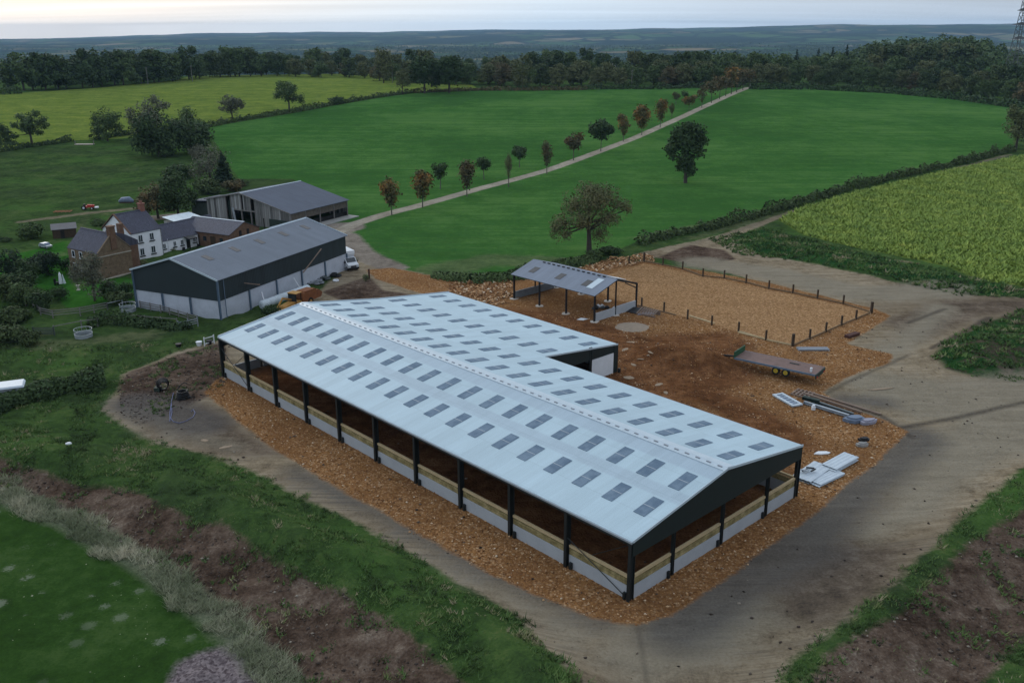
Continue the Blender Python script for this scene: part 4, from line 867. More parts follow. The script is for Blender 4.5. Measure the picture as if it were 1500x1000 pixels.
# ---- field trees
px_tree('oak_tree', 1004, 268, 178, 66, 'round', 'leaf_dark', 'big solitary very dark green oak standing in the middle of the green field', 5, n=6500, leafk=.055, shell=.42, r0=.45,
        lobes=[(0, 0, .70, .62, .62, .20), (-.30, .1, .80, .5, .5, .14), (.35, 0, .84, .5, .5, .13), (.62, .1, .68, .36, .4, .12), (-.72, 0, .56, .30, .4, .12), (-.45, .2, .66, .42, .4, .14), (0, 0, .92, .45, .45, .08), (-.05, -.1, .40, .42, .42, .2), (.15, .1, .24, .38, .38, .15), (-.25, .1, .28, .25, .3, .12), (.4, -.3, .55, .35, .35, .14), (-.6, -.2, .44, .24, .24, .08)])
px_tree('ash_tree', 863, 374, 264, 118, 'wide', 'leaf_twig', 'wide thinning brownish tree with bare limbs showing at the edge of the stone yard', 6, n=11500, leafk=.023, shell=.55, r0=.5,
        lobes=[(.10, 0, .72, .5, .5, .22), (-.35, .1, .66, .42, .42, .18), (.35, .1, .80, .42, .42, .15), (.0, .2, .86, .4, .4, .12), (.72, 0, .68, .30, .3, .10), (.92, 0, .62, .12, .2, .06), (-.66, 0, .44, .30, .3, .16), (-.85, .1, .34, .16, .2, .16), (-.6, -.1, .3, .2, .2, .1), (.45, -.1, .52, .38, .38, .12), (.25, 0, .3, .26, .3, .16), (-.2, -.2, .5, .36, .36, .14)])
px_tree('field_tree', 10, 218, 180, 30, 'round', 'leaf_dark', 'dark tree at the left edge of the picture on the hedge below the yellow field', 11, n=1600)
px_tree('field_tree', 47, 211, 162, 56, 'wide', 'leaf_mid', 'spreading tree with gaps in its crown on the left hedge of the yellow field', 12, n=2400, leafk=.06)
px_tree('field_tree', 158, 207, 153, 46, 'round', 'leaf_mid', 'upright dense rounded tree in the hedge right of the gateway', 13, n=3200, leafk=.06)
px_tree('field_tree', 222, 198, 138, 66, 'wide', 'leaf_grey', 'pale grey green thin crowned tree behind the large dark thicket', 14, n=2600, leafk=.045)
px_tree('field_tree', 278, 205, 151, 56, 'wide', 'leaf_mid', 'tree with a flat crown behind the right side of the large dark thicket', 15, n=2600, leafk=.05)
px_tree('thicket_tree', 234, 229, 152, 84, 'bush', 'leaf_dark', 'left half of the large dark thicket above the farmhouse', 16, n=6000, leafk=.045)
px_tree('thicket_tree', 280, 224, 160, 74, 'bush', 'leaf_dark', 'right half of the large dark thicket above the farmhouse', 17, n=3600, leafk=.055)
px_tree('field_tree', 341, 175, 137, 38, 'round', 'leaf_grey', 'small round greyish tree on the hedge between yellow and green fields', 18, n=2200, leafk=.06)
px_tree('field_tree', 424, 163, 117, 46, 'wide', 'leaf_mid', 'taller tree standing up from the hedge against the yellow field', 19, n=2800, leafk=.055)
px_tree('hedge_bush', 493, 153, 139, 26, 'bush', 'leaf_dark', 'rounded dark bush in the hedge along the green field', 20, n=700, cat='bush')
px_tree('field_tree', 590, 139, 99, 24, 'round', 'leaf_olive', 'slender thin tree left of the two great dark oaks', 21, n=1300)
px_tree('oak_tree', 622, 137, 76, 52, 'round', 'leaf_dark', 'left one of the two great dark oaks on the field corner', 22, n=3800, leafk=.06, shell=.4)
px_tree('oak_tree', 658, 136, 78, 54, 'round', 'leaf_dark', 'right one of the two great dark oaks on the field corner', 23, n=3800, leafk=.06, shell=.4)
px_tree('field_tree', 1488, 218, 152, 56, 'round', 'leaf_olive', 'tree at the right edge of the picture where the hedge meets the green field', 24, n=3000, leafk=.055)
# ---- farm trees and garden shrubs
px_tree('conifer', 329, 272, 221, 38, 'cone', 'leaf_conifer', 'black green conifer behind the old boarded barn', 30, n=3200, leafk=.09, shell=.4)
px_tree('garden_tree', 308, 268, 206, 66, 'bush', 'leaf_grey', 'thin greyish shrubby tree left of the conifer', 31, n=2200, leafk=.04, shell=.6)
px_tree('garden_tree', 232, 320, 264, 60, 'round', 'leaf_brown', 'brown leaved tree behind the farmhouse chimney', 32, n=4200, leafk=.05, shell=.42)
px_tree('garden_tree', 262, 320, 250, 62, 'round', 'leaf_dark', 'large dark green tree behind the farmhouse, right of the brown leaved one', 33, n=4800, leafk=.05, shell=.42)
px_tree('garden_tree', 139, 442, 362, 58, 'round', 'leaf_grey', 'grey green garden tree in front of the stone cottage', 34, n=4200, leafk=.045, shell=.5)
for i, (bx, by, ty, wp, mt, lb) in enumerate([(18, 412, 358, 46, 'leaf_conifer', 'dark evergreen at the left end of the garden'), (44, 414, 372, 40, 'leaf_dark', 'dark shrub between the two garden evergreens'), (72, 404, 361, 44, 'leaf_conifer', 'dense dark evergreen beside the lawn'),
        (97, 398, 374, 22, 'leaf_conifer', 'small dark bush against the corner of the stone cottage'), (10, 440, 398, 50, 'leaf_hedge', 'low bush at the left edge of the garden'), (38, 446, 404, 46, 'leaf_mid', 'bush with greenish yellow leaves beside the lawn'),
        (62, 456, 420, 42, 'leaf_dark', 'rounded dark bush above the wooden rails'), (47, 350, 322, 42, 'leaf_mid', 'bush by the path left of the dark hut'), (146, 330, 318, 26, 'leaf_mid', 'small bush on the path left of the white farmhouse'), (8, 354, 346, 22, 'leaf_dark', 'low dark bush at the left edge by the path'),
        (205, 391, 379, 26, 'leaf_olive', 'low bush under the windows of the white farmhouse'), (250, 368, 360, 16, 'leaf_olive', 'small shrub before the low white cottage'), (175, 445, 424, 46, 'leaf_hedge', 'bush left of the green clad shed'), (14, 500, 472, 60, 'leaf_hedge', 'bramble mound at the left edge below the garden'),
        (44, 504, 482, 40, 'leaf_hedge', 'bramble mound beside the metal hurdle'), (186, 432, 408, 26, 'leaf_dark', 'dark shrub at the gable corner of the green clad shed'), (398, 464, 444, 34, 'leaf_dark', 'dark scrub below the white wrapped bales'), (536, 412, 400, 12, 'leaf_mid', 'small weed bush beside the rusty post'),
        (342, 280, 262, 40, 'leaf_brown', 'low shrubs beside the conifer'), (290, 232, 208, 30, 'leaf_grey', 'thin shrub right of the dark thicket'), (355, 272, 262, 26, 'leaf_hedge', 'low shrub right of the conifer'), (893, 372, 359, 40, 'leaf_dark', 'dark bush right of the wide thinning tree'), (30, 432, 388, 54, 'leaf_dark', 'large dark shrub filling the middle of the garden edge'), (88, 440, 415, 30, 'leaf_dark', 'dark shrub at the near end of the lower lawn'), (58, 398, 368, 40, 'leaf_conifer', 'black green shrub just below the covered car'), (165, 440, 405, 40, 'leaf_dark', 'dark shrub between the garden tree and the green clad shed'), (262, 262, 236, 50, 'leaf_dark', 'dark scrub below the large thicket'), (305, 284, 258, 46, 'leaf_hedge', 'scrub between the farm trees and the conifer'), (20, 470, 446, 56, 'leaf_hedge', 'rough bush on the paddock bank at the left edge'),
        (870, 378, 362, 30, 'leaf_mid', 'bush at the foot of the wide thinning tree')]):
    px_tree('garden_bush', bx, by, ty, wp, 'bush', mt, lb, 100+i, n=int(500+wp*32), leafk=.075, cat='bush', shell=.42)
# ---- hedges
def hedge(pts, h, w_, mat, label, seed, dens=9, leaf=.5, name='hedge', vary=.35):
    rs = np.random.RandomState(seed); P3 = [G(*p) for p in pts]; out = []; nor = []
    org = np.array(P3[0])
    for a, b in zip(P3[:-1], P3[1:]):
        a = np.array(a); b = np.array(b); L = np.linalg.norm(b-a); n = int(L*dens); t = rs.uniform(0, 1, n); s = t*L
        u = (b-a)/L; v = np.array([-u[1], u[0], 0]); th = rs.uniform(0, 3.1416, n); rr = rs.uniform(0, 1, n)**.4
        base = a+np.outer(t, b-a); hh = h*(1+vary*wob(base[:, 0], base[:, 1], 9.)+vary*.6*wob(base[:, 0], base[:, 1], 3.))
        wv = w_*.5*(1+.3*wob(base[:, 1], base[:, 0], 6.))
        q = base+v*(np.cos(th)*rr*wv)[:, None]; q[:, 2] = H(q[:, 0], q[:, 1])+np.sin(th)*rr*hh*.95+.05; out.append(q-org); nor.append(v*np.cos(th)[:, None]+np.array([0, 0, 1.])*np.sin(th)[:, None])
    V, F = cards(np.concatenate(out), np.concatenate(nor), leaf, rs)
    return link(name, mesh_np(name, V, F, M[mat]), None, tuple(org), label=label, category='hedge')
hedge([(-60, 236), (0, 223), (55, 214), (106, 207)], 2.2, 2.4, 'leaf_dark', 'dark hedge below the yellow field left of the gateway', 1, 40, .7)
hedge([(134, 206), (165, 201), (212, 193)], 2.4, 3., 'leaf_dark', 'short dark hedge right of the gateway below the yellow field', 2, 45, .7)
hedge([(298, 188), (345, 178), (430, 165), (500, 152), (560, 142), (605, 136)], 2.2, 2.2, 'leaf_hedge', 'long clipped hedge between the yellow field and the green field', 3, 26, .8)
hedge([(605, 136), (700, 133), (780, 133), (860, 132)], 2., 2.5, 'leaf_brown', 'low straggly hedge along the far edge of the green field', 4, 20, 1.0)
hedge([(860, 131), (960, 131), (1085, 128)], 2.6, 3., 'leaf_dark', 'dark hedge at the top of the green field left of the lane end', 5, 20, 1.1)
hedge([(935, 359), (985, 346), (1050, 333), (1120, 315), (1180, 297), (1240, 279), (1320, 259), (1400, 242), (1485, 221)], 2.1, 2.3, 'leaf_hedge', 'long hedge between the green field and the yellow crop on the right', 6, 50, .6, vary=.5)
hedge([(1100, 131), (1180, 131), (1290, 136), (1400, 146), (1500, 160)], 3.5, 5., 'leaf_dark', 'scrubby hedge at the foot of the wood', 7, 24, 1.2)
hedge([(-70, 622), (0, 596), (50, 582), (100, 572), (155, 563)], 2.3, 3.4, 'leaf_dark', 'nearest dark hedge in front of the white trailer roof', 8, 330, .40, vary=.2)
hedge([(635, 404), (690, 411), (740, 408), (800, 394), (868, 380)], 1.0, 3.6, 'leaf_mid', 'dark scrub along the bank behind the small canopy', 9, 150, .42)
hedge([(128, 478), (180, 474), (240, 478), (275, 484)], 1.3, 2.4, 'leaf_dark', 'dark bramble row behind the round feeder', 10, 150, .4)
hedge([(0, 139), (14, 138), (33, 137)], 3.2, 3., 'leaf_dark', 'short hedge by the distant green field at the left edge', 11, 16, 1.2)
# ---- tree belt beyond the fields: individual trees from shared kinds
PROTO = []
for i, (k_, mt) in enumerate([('dense', 'leaf_dark'), ('dense', 'leaf_mid'), ('round', 'leaf_dark'), ('dense', 'leaf_olive'), ('round', 'leaf_mid'), ('dense', 'leaf_brown'), ('dense', 'leaf_dark'), ('dense', 'leaf_olive'), ('dense', 'leaf_hedge')]):
    PROTO.append(tree(k_, 14., 13. if k_ != 'ball' else 10., mt, 200+i, 2400, 1.0, .3, shell=.4))
CONE = tree('cone', 14., 6., 'leaf_conifer', 250, 700, .9, .2)
rb = random.Random(11)
LANDM = [(75, 'at the left end of the row'), (130, 'before the first gap'), (200, 'above the spreading hedge tree'), (270, 'above the dark thicket'), (350, 'above the small round hedge tree'), (430, 'above the taller hedge tree'), (500, 'above the hedge bush'), (560, 'beside the tallest olive tree'), (620, 'behind the great dark oaks'), (700, 'just right of the great oaks'),
         (800, 'left of mid picture'), (900, 'above the middle of the green field'), (1000, 'above the upper avenue'), (1100, 'around the lane end'), (1200, 'left of the white trough'), (1290, 'above the white trough'), (1370, 'below the raised wood'), (1440, 'right of the raised wood'), (9999, 'at the right edge near the pylon')]
def belt(pts, n, back, hr, group, label, kinds, name='belt_tree', where='in the front row'):
    L = []
    for (x0, y0), (x1, y1) in zip(pts[:-1], pts[1:]): L.append(abs(x1-x0))
    tot = sum(L)
    for i in range(n):
        s = tot*(i+rb.uniform(.1, .9))/n; k = 0
        while s > L[k]: s -= L[k]; k += 1
        f = s/L[k]; px = pts[k][0]+(pts[k+1][0]-pts[k][0])*f; py = pts[k][1]+(pts[k+1][1]-pts[k][1])*f
        p = np.array(G(px, py)[:2]); d = np.hypot(*p); p = p*(min(d, 655.)/d); d = np.hypot(*p); p = p*(1+rb.uniform(*back)/d); h = rb.uniform(*hr)
        pr = PROTO[rb.choice(kinds)]; z = float(H(p[0], p[1])); sc = h/14.
        ki = PROTO.index(pr); term = ['very dark', 'mid green', 'very dark spreading', 'olive', 'mid green spreading', 'brownish', 'dark', 'yellowish olive', 'dull green'][ki]
        pos = [q_ for lim, q_ in LANDM if px < lim][0]; label = '%s %s tree %s, %s' % ('low' if h < hr[0]*.55+hr[1]*.45 else 'tall', term, where, pos)
        place_tree(name, pr, (p[0], p[1], z-.3), label, 'tree', group, rb.uniform(0, 6.28), sc*rb.uniform(.85, 1.15), sc)
LB = [(28, 134), (80, 132), (130, 129), (200, 124), (260, 119), (330, 114), (430, 113)]
belt(LB, 24, (2, 10), (14, 21), 'trees behind the left yellow field', 'dark rounded tree in the row behind the yellow field on the left', [0, 1, 2, 4, 8], 'belt_tree')
belt(LB[1:], 20, (14, 60), (14, 20), 'trees behind the left yellow field', '', [0, 2, 3, 8], where='in the second row')
MB_ = [(430, 114), (500, 115), (580, 122), (690, 128), (760, 131), (860, 130), (960, 129), (1040, 127)]
belt(MB_, 38, (8, 36), (10, 15), 'trees of the middle belt', 'tree in the mixed belt behind the middle of the green field', [1, 3, 4, 5, 8, 7])
belt(MB_, 34, (50, 130), (12, 19), 'trees of the middle belt', '', [0, 1, 2, 3, 8], where='in the rear row')
WB = [(960, 129), (1090, 127), (1180, 128), (1290, 132), (1400, 143), (1500, 156), (1620, 170)]
belt(WB, 34, (6, 26), (10, 14), 'front trees of the wood on the right', 'tree on the front edge of the wood behind the green field', [1, 3, 4, 5, 8, 3, 7, 1], where='on the wood edge')
belt(WB, 30, (35, 70), (13, 19), 'front trees of the wood on the right', '', [0, 1, 3, 8, 4], where='inside the wood')
belt([(1272, 133), (1330, 138), (1418, 146)], 26, (150, 240), (19, 25), 'tall trees at the back of the wood', '', [8, 3, 3, 1, 8], where='on the raised back of the wood')
px_tree('belt_tree', 562, 122, 65, 32, 'round', 'leaf_olive', 'tallest upright olive green tree behind the yellow field corner', 260, n=1800)
px_tree('belt_tree', 632, 128, 84, 30, 'round', 'leaf_olive', 'yellowish tree behind the two great oaks', 261, n=1200)
px_tree('belt_tree', 766, 132, 78, 30, 'round', 'leaf_olive', 'bright green tree rising above the middle belt', 262, n=1500)
for i, (px, d_) in enumerate([(1150, 780), (1180, 790), (1200, 770), (1220, 800)]):
    x = (px-750)/FPX*d_; place_tree('conifer', CONE, (x, d_, float(H(x, d_))), ['leftmost','second','third','rightmost'][i]+' of the four small dark conifers above the wood', 'conifer', 'small conifers above the wood', i, 1.6)
def woodland():
    """the mass of the wood on the right and the woods and hedgerows of the far country, one clump of leaf cards each"""
    rs = np.random.RandomState(9); P = []; N_ = []
    n = 0
    while n < 260:
        px = rs.uniform(985, 1520); d = rs.uniform(660, 900 if 1060 < px < 1440 else 720); x = (px-750)/FPX*d*1.02
        P.append((x, d, float(H(x, d)), rs.uniform(5, 8), rs.uniform(11, 16))); n += 1
    pts = []; nor = []
    for x, y, z, r, h in P:
        k = 130; d = rs.normal(0, 1, (k, 3)); d[:, 2] = np.abs(d[:, 2]); d /= np.linalg.norm(d, axis=1)[:, None]
        pts.append(np.array([x, y, z+h*.35])+d*np.array([r, r, h*.65])*(rs.uniform(.7, 1.05, k))[:, None]); nor.append(d)
    V, F = cards(np.concatenate(pts), np.concatenate(nor), 2.2, rs); link('wood', mesh_np('wood', V, F, M['leaf_mid']), label='mixed wood massed behind the right side of the green field', category='wood', kind='stuff')
    pts = []; nor = []
    for i in range(620):      # hedgerow trees and copses down in the vale
        d = 1150*math.exp(rs.uniform(0, 1.75)); a = rs.uniform(-.62, .62); x, y = d*math.sin(a), d*math.cos(a); L = rs.uniform(30, 260)*(1+d/5000); an = rs.uniform(-.35, .35)+(1.5 if rs.rand() < .15 else 0); m = int(26+L*.22); t = rs.uniform(-.5, .5, m)*L; wd = rs.choice([5, 5, 30])*(1+d/5000)
        q = np.stack([x+t*math.cos(an)+rs.normal(0, wd*.5, m), y+t*math.sin(an)+rs.normal(0, wd, m), np.zeros(m)], 1); q[:, 2] = H(q[:, 0], q[:, 1])+rs.uniform(0, 9, m); pts.append(q); nor.append(np.tile([0, -.5, .7], (m, 1)))
    V, F = cards(np.concatenate(pts), np.concatenate(nor), 11., rs); link('distant_woods', mesh_np('distant_woods', V, F, M['leaf_dark']), label='hedgerows and copses scattered over the far vale', category='woods', kind='stuff')
woodland()
# ------------------------------------------------------------------ loose cover: grass, stones, clods, crop
def tone_mat(name, *st):
    t = NT(name); a = t.n('ShaderNodeAttribute', attribute_name='tone').outputs['Fac']; M[name] = t.finish(t.ramp(a, *st), .92, spec=.12)
tone_mat('stone_orange', (0, (.10, .045, .02)), (.35, (.26, .13, .055)), (.7, (.42, .24, .115)), (.9, (.55, .38, .22)), (1, (.66, .58, .46)))
tone_mat('clod', (0, (.028, .021, .017)), (.6, (.075, .058, .048)), (.9, (.13, .105, .085)), (1, (.30, .27, .22)))
tone_mat('clod_brown', (0, (.045, .02, .010)), (.6, (.12, .055, .025)), (1, (.30, .19, .11)))
tone_mat('grass_blade', (0, (.042, .066, .026)), (.35, (.066, .122, .036)), (.7, (.100, .165, .050)), (.9, (.17, .19, .08)), (1, (.27, .24, .15)))
tone_mat('straw_blade', (0, (.12, .15, .08)), (.5, (.27, .29, .19)), (1, (.55, .51, .39)))
tone_mat('crop_leaf', (0, (.15, .235, .06)), (.5, (.24, .325, .075)), (.85, (.34, .41, .095)), (1, (.48, .49, .12)))
def with_tone(me, tone): a = me.attributes.new('tone', 'FLOAT', 'POINT'); a.data.foreach_set('value', tone.astype(np.float32)); return me
def sample(n, x0, x1, y0, y1, cond, rs):
    x = rs.uniform(x0, x1, n); y = rs.uniform(y0, y1, n); k = cond(x, y); return x[k], y[k]
def blades(name, x, y, h, wd, lean, rs, mat, label, k=5, cat='grass', tv=1.):
    n = len(x); X = np.repeat(x, k)+rs.normal(0, .10, n*k); Y = np.repeat(y, k)+rs.normal(0, .10, n*k); Z = H(X, Y)-.03
    hh = np.repeat(np.maximum(h, .08)*rs.uniform(.5, 1.3, n), k)*rs.uniform(.6, 1.1, n*k); a = rs.uniform(0, 6.283, n*k); lx, ly = lean
    tip = np.stack([X+np.cos(a)*hh*.95+lx*hh, Y+np.sin(a)*hh*.95+ly*hh, Z+hh], 1); b = rs.uniform(0, 6.283, n*k); w2 = wd*rs.uniform(.6, 1.3, n*k)
    p = np.stack([X+np.cos(b)*w2, Y+np.sin(b)*w2, Z], 1); q = np.stack([X-np.cos(b)*w2, Y-np.sin(b)*w2, Z], 1)
    V = np.stack([p, q, tip], 1).reshape(-1, 3); me = mesh_np(name, V, np.arange(len(V)).reshape(-1, 3), M[mat])
    tn = np.repeat(np.clip(.45+tv*(.36*wob(x, y, 6.)+.26*wob(y, x, 2.2)+rs.normal(0, .15, n)), 0, 1), 3*k); with_tone(me, tn)
    return link(name, me, label=label, category=cat, kind='stuff')
OCT_V = np.array([(1, 0, 0), (0, 1, 0), (-1, 0, 0), (0, -1, 0), (0, 0, 1), (0, 0, -.6)], float); OCT_F = np.array([(0, 1, 4), (1, 2, 4), (2, 3, 4), (3, 0, 4), (1, 0, 5), (2, 1, 5), (3, 2, 5), (0, 3, 5)])
def rocks(name, x, y, s0, s1, rs, mat, label, cat='stones', dz=0.):
    n = len(x); s = s0+(s1-s0)*rs.uniform(0, 1, n)**2.5; V = OCT_V[None]*rs.uniform(.6, 1.25, (n, 6, 1))*s[:, None, None]*np.array([1, .8, .6]); a = rs.uniform(0, 6.28, n); c, q = np.cos(a)[:, None], np.sin(a)[:, None]
    W_ = np.stack([V[..., 0]*c-V[..., 1]*q+x[:, None], V[..., 0]*q+V[..., 1]*c+y[:, None], V[..., 2]+(H(x, y)+s*.15+dz)[:, None]], -1).reshape(-1, 3)
    F = (OCT_F[None]+6*np.arange(n)[:, None, None]).reshape(-1, 3); me = mesh_np(name, W_, F, M[mat]); with_tone(me, np.repeat(rs.uniform(0, 1, n), 6))
    return link(name, me, label=label, category=cat, kind='stuff')
BO = np.array([8.21, 55.057]); BY = np.array([math.cos(2.32322689), math.sin(2.32322689)]); BX = np.array([BY[1], -BY[0]])
def in_barn(x, y, pad=0.):
    u = (x-BO[0])*BX[0]+(y-BO[1])*BX[1]; v = (x-BO[0])*BY[0]+(y-BO[1])*BY[1]
    return (u > pad) & (u < 21.9-pad) & (v > pad) & (v < 61-pad) | (u > 21) & (u < 33.9-pad) & (v > 30.5+pad) & (v < 61-pad)
f_ = field
RUB1 = g2([(690, 414), (745, 412), (752, 436), (728, 448), (690, 440), (640, 418)]); RUB2 = g2([(850, 388), (900, 377), (945, 373), (1000, 380), (945, 384), (865, 400)])
def scatter():
    rs = np.random.RandomState(21)
    bare = lambda x, y: np.maximum.reduce([f_('clay', x, y)-.6*wob(x, y, 3.), f_('orange', x, y), f_('lane', x, y), f_('yard', x, y), f_('arena', x, y), f_('straw', x, y), f_('fg', x, y)+.3, f_('gravel', x, y)])
    def c1(x, y):
        b = bare(x, y) < -.1; so = f_('soil', x, y)+.7*wob(x, y, 5.)+.4*wob(y, x, 1.9); return b & (so < .15)
    x, y = sample(120000, -75, 62, 38, 112, c1, rs); d = np.hypot(x, y); k = rs.uniform(0, 1, len(x)) < np.clip(1.25-d/150, .25, 1)*np.clip(.75+.4*wob(x, y, 4.), .3, 1); x, y = x[k], y[k]
    blades('bank_grass', x, y, .26*(1+.6*wob(x, y, 2.2)), .05, (.12, .05), rs, 'grass_blade', 'rough green grass and weeds growing over the earth banks', 6)
    x, y = sample(60000, -75, 75, 36, 110, lambda x, y: ((f_('soil', x, y) > 0) | (f_('bank', x, y) > 0)) & (wob(x, y, 3.3)+.5*wob(y, x, 1.3) > .28), rs)
    blades('weed_patches', x, y, .28, .06, (.1, 0), rs, 'grass_blade', 'patches of green weeds on the bare soil banks', 6)
    x, y = sample(30000, 20, 130, 100, 190, lambda x, y: (f_('green2', x, y) > -.4) | (f_('bank', x, y) > -.3) & (wob(x, y, 4.) > -.2), rs)
    blades('verge_grass', x, y, .5, .13, (.1, 0), rs, 'grass_blade', 'coarse grass on the bank between the track and the yellow crop', 5)
    x, y = sample(70000, -60, 10, 34, 75, lambda x, y: f_('straw', x, y)+.6*wob(x, y, 3.) > 0, rs)
    blades('dry_grass_strip', x, y, .55, .022, (.30, -.12), rs, 'straw_blade', 'strip of tall pale dry grass between the corner field and the soil bank', 8, tv=.6)
    x, y = sample(150000, 45, 200, 118, 330, lambda x, y: f_('crop', x, y) > .2, rs); h_ = .55
    blades('crop_plants', x, y, .75, .26, (0, 0), rs, 'crop_leaf', 'standing yellow green crop plants on the right', 3, 'crop', .5)
    x, y = sample(90000, -48, 62, 50, 125, lambda x, y: (f_('orange', x, y)+.35*wob(x, y, 2.3) > 0) & ~in_barn(x, y, .3) & ~((f_('brown', x, y) > .5) & (wob(x, y, 3.) < .35)) & (f_('arena', x, y) < -.2), rs)
    rocks('hardcore_stones', x, y, .035, .15, rs, 'stone_orange', 'loose crushed orange stone spread round the barn and yard')
    x, y = sample(26000, -10, 25, 120, 165, lambda x, y: (sdf(RUB1, x, y)+wob(x, y, 3.) > 0) | (sdf(RUB2, x, y)+.5*wob(x, y, 3.) > 0), rs)
    rocks('rubble_stones', x, y, .08, .34, rs, 'stone_orange', 'coarser broken orange stone heaped behind the small canopy', dz=.06)
    x, y = sample(75000, -75, 62, 36, 120, lambda x, y: (f_('soil', x, y) > -.1) | ((f_('clay', x, y) > 0) & (rs.uniform(0, 1, len(x)) < .035)), rs)
    rocks('soil_clods', x, y, .04, .20, rs, 'clod', 'clods and small stones on the bare soil banks')
    x, y = sample(16000, 5, 50, 70, 125, lambda x, y: (f_('brown', x, y) > -.5) & ~in_barn(x, y, -.3), rs)
    rocks('yard_clods', x, y, .03, .13, rs, 'clod_brown', 'brown clods scattered over the churned yard')
    x, y = sample(900, -55, -8, 36, 60, lambda x, y: (f_('fg', x, y) > 1.) & (wob(x, y, 5.) > .35), rs)
    rocks('field_stones', x, y, .03, .10, rs, 'straw_blade', 'pale stones lying in the sown corner field')
scatter()
# ------------------------------------------------------------------ arena fence: posts and a low rail board
def arena_fence():
    c7 = lambda x, y: (920+x/3.3325, 350+y/3.3325)
    back = [c7(*p) for p in [(5, 122), (78, 110), (170, 128), (266, 148), (365, 183), (469, 192), (576, 214), (687, 243), (804, 264), (924, 290), (1050, 317), (1187, 360)]]
    side = [c7(*p) for p in [(1187, 360), (1112, 392), (1041, 421), (965, 454), (886, 488), (803, 522)]]
    frt = [c7(*p) for p in [(803, 522), (672, 494), (539, 452)]]; fr2 = [c7(*p) for p in [(408, 420), (290, 390), (175, 352), (66, 330)]]
    def run(pts, label, rail=True, railm='timber_rail', hs=1.35, skip0=False, big=()):
        P3 = [np.array(G(*p)) for p in pts]; o = P3[0]; T = thing('post_fence', label, 'fence', tuple(o), 0, 'fences round the riding arena')
        for i, p in enumerate(P3):
            if i == 0 and skip0: continue
            q = p-o; b = .11 if i not in big else .16; MB().box(q[0]-b, q[0]+b, q[1]-b, q[1]+b, q[2]-.3, q[2]+hs+(.25 if i in big else 0)).build('post', 'timber_dark', T)
        if rail:
            for a, b in zip(P3[:-1], P3[1:]):
                if isinstance(rail, int) and rail > 1 and (b is P3[-1]) and rail == 2: continue
                p, q = a-o, b-o; MB().beam((p[0], p[1], p[2]+.14), (q[0], q[1], q[2]+.11), .10, .18).build('kick_board', railm, T)
        return T
    run(back, 'long back run of dark posts with low board beside the pale clay', big=(1, 11))
    run(side, 'right end run of dark posts by the clay track', skip0=True, big=(5,))
    run(frt, 'front run of dark posts nearest the flatbed trailer', skip0=True, railm='timber_pale')
    run(fr2, 'front run of four dark posts beside the small canopy', rail=False)
arena_fence()
# ------------------------------------------------------------------ flatbed trailer
def trailer():
    o = np.array([26.146, 101.149]); an = R_(-36.7); T = thing('flatbed_trailer', 'long rusty brown flatbed trailer with green headboard and yellow wheel hubs', 'trailer', (o[0], o[1], float(H(*o))), an)
    L, W = 9.6, 3.0
    MB().box(0, L, 0, W, .98, 1.06).build('deck', 'deck', T)
    MB().box(0, L, -.06, 0, .86, 1.07).build('side_rail', 'galv_blue', T); MB().box(0, L, W, W+.06, .86, 1.07).build('side_rail', 'galv_blue', T)
    MB().box(.3, L-.2, .8, .95, .66, .97).build('chassis_beam', 'black', T); MB().box(.3, L-.2, 2.05, 2.2, .66, .97).build('chassis_beam', 'black', T)
    for x in (1., 3., 5., 7., 9.): MB().box(x, x+.1, .05, W-.05, .86, .975).build('cross_member', 'black', T)
    MB().box(-.1, 0, -.03, W+.03, .85, 1.75).build('headboard', 'green_paint', T)
    MB().box(L, L+.1, -.05, W+.05, .55, 1.05).build('rear_frame', 'green_dark', T); MB().box(L+.1, L+.14, .2, .5, .6, .75).build('rear_light', 'red', T); MB().box(L+.1, L+.14, W-.5, W-.2, .6, .75).build('rear_light', 'red', T)
    MB().beam((-.1, W/2, .7), (-2.0, W/2, .5), .16, .18).build('drawbar', 'black', T); MB().tube([(-1.2, W/2-.25, .7), (-1.2, W/2-.25, 0)], .05, 6).build('jack', 'black', T)
    for x in (5.0, 6.15):
        for y, s in ((.12, 1), (W-.12, -1)):
            w_ = link('wheel', None, T, (x, y, .46))
            MB().tube([(0, 0, 0), (0, .34*s, 0)], .46, 18).build('tyre', 'rubber', w_)
            MB().tube([(0, -.03*s, 0), (0, 0.0, 0)], [.20, .27], 14).build('rim', 'yellow', w_); MB().tube([(0, -.07*s, 0), (0, -.02*s, 0)], .08, 8).build('hub', 'yellow_old', w_)
    MB().box(5.9, 7.0, 1.9, 2.2, 1.065, 1.11).build('deck_hatch', 'black', T)
    t2 = thing('white_bollard_tube', 'short white tube standing on the right end of the flatbed trailer', 'tube', tuple((T.matrix_world @ Vector((0, 0, 0))) if False else (o[0]+8.9*math.cos(an)-.55*math.sin(an), o[1]+8.9*math.sin(an)+.55*math.cos(an), 1.07+float(H(*o)))))
    MB().tube([(0, 0, 0), (0, 0, .42)], .12, 12).build('shaft', 'white', t2); MB().tube([(0, 0, .42), (0, 0, .5)], [.15, .13], 12).build('cap', 'white', t2)
trailer()
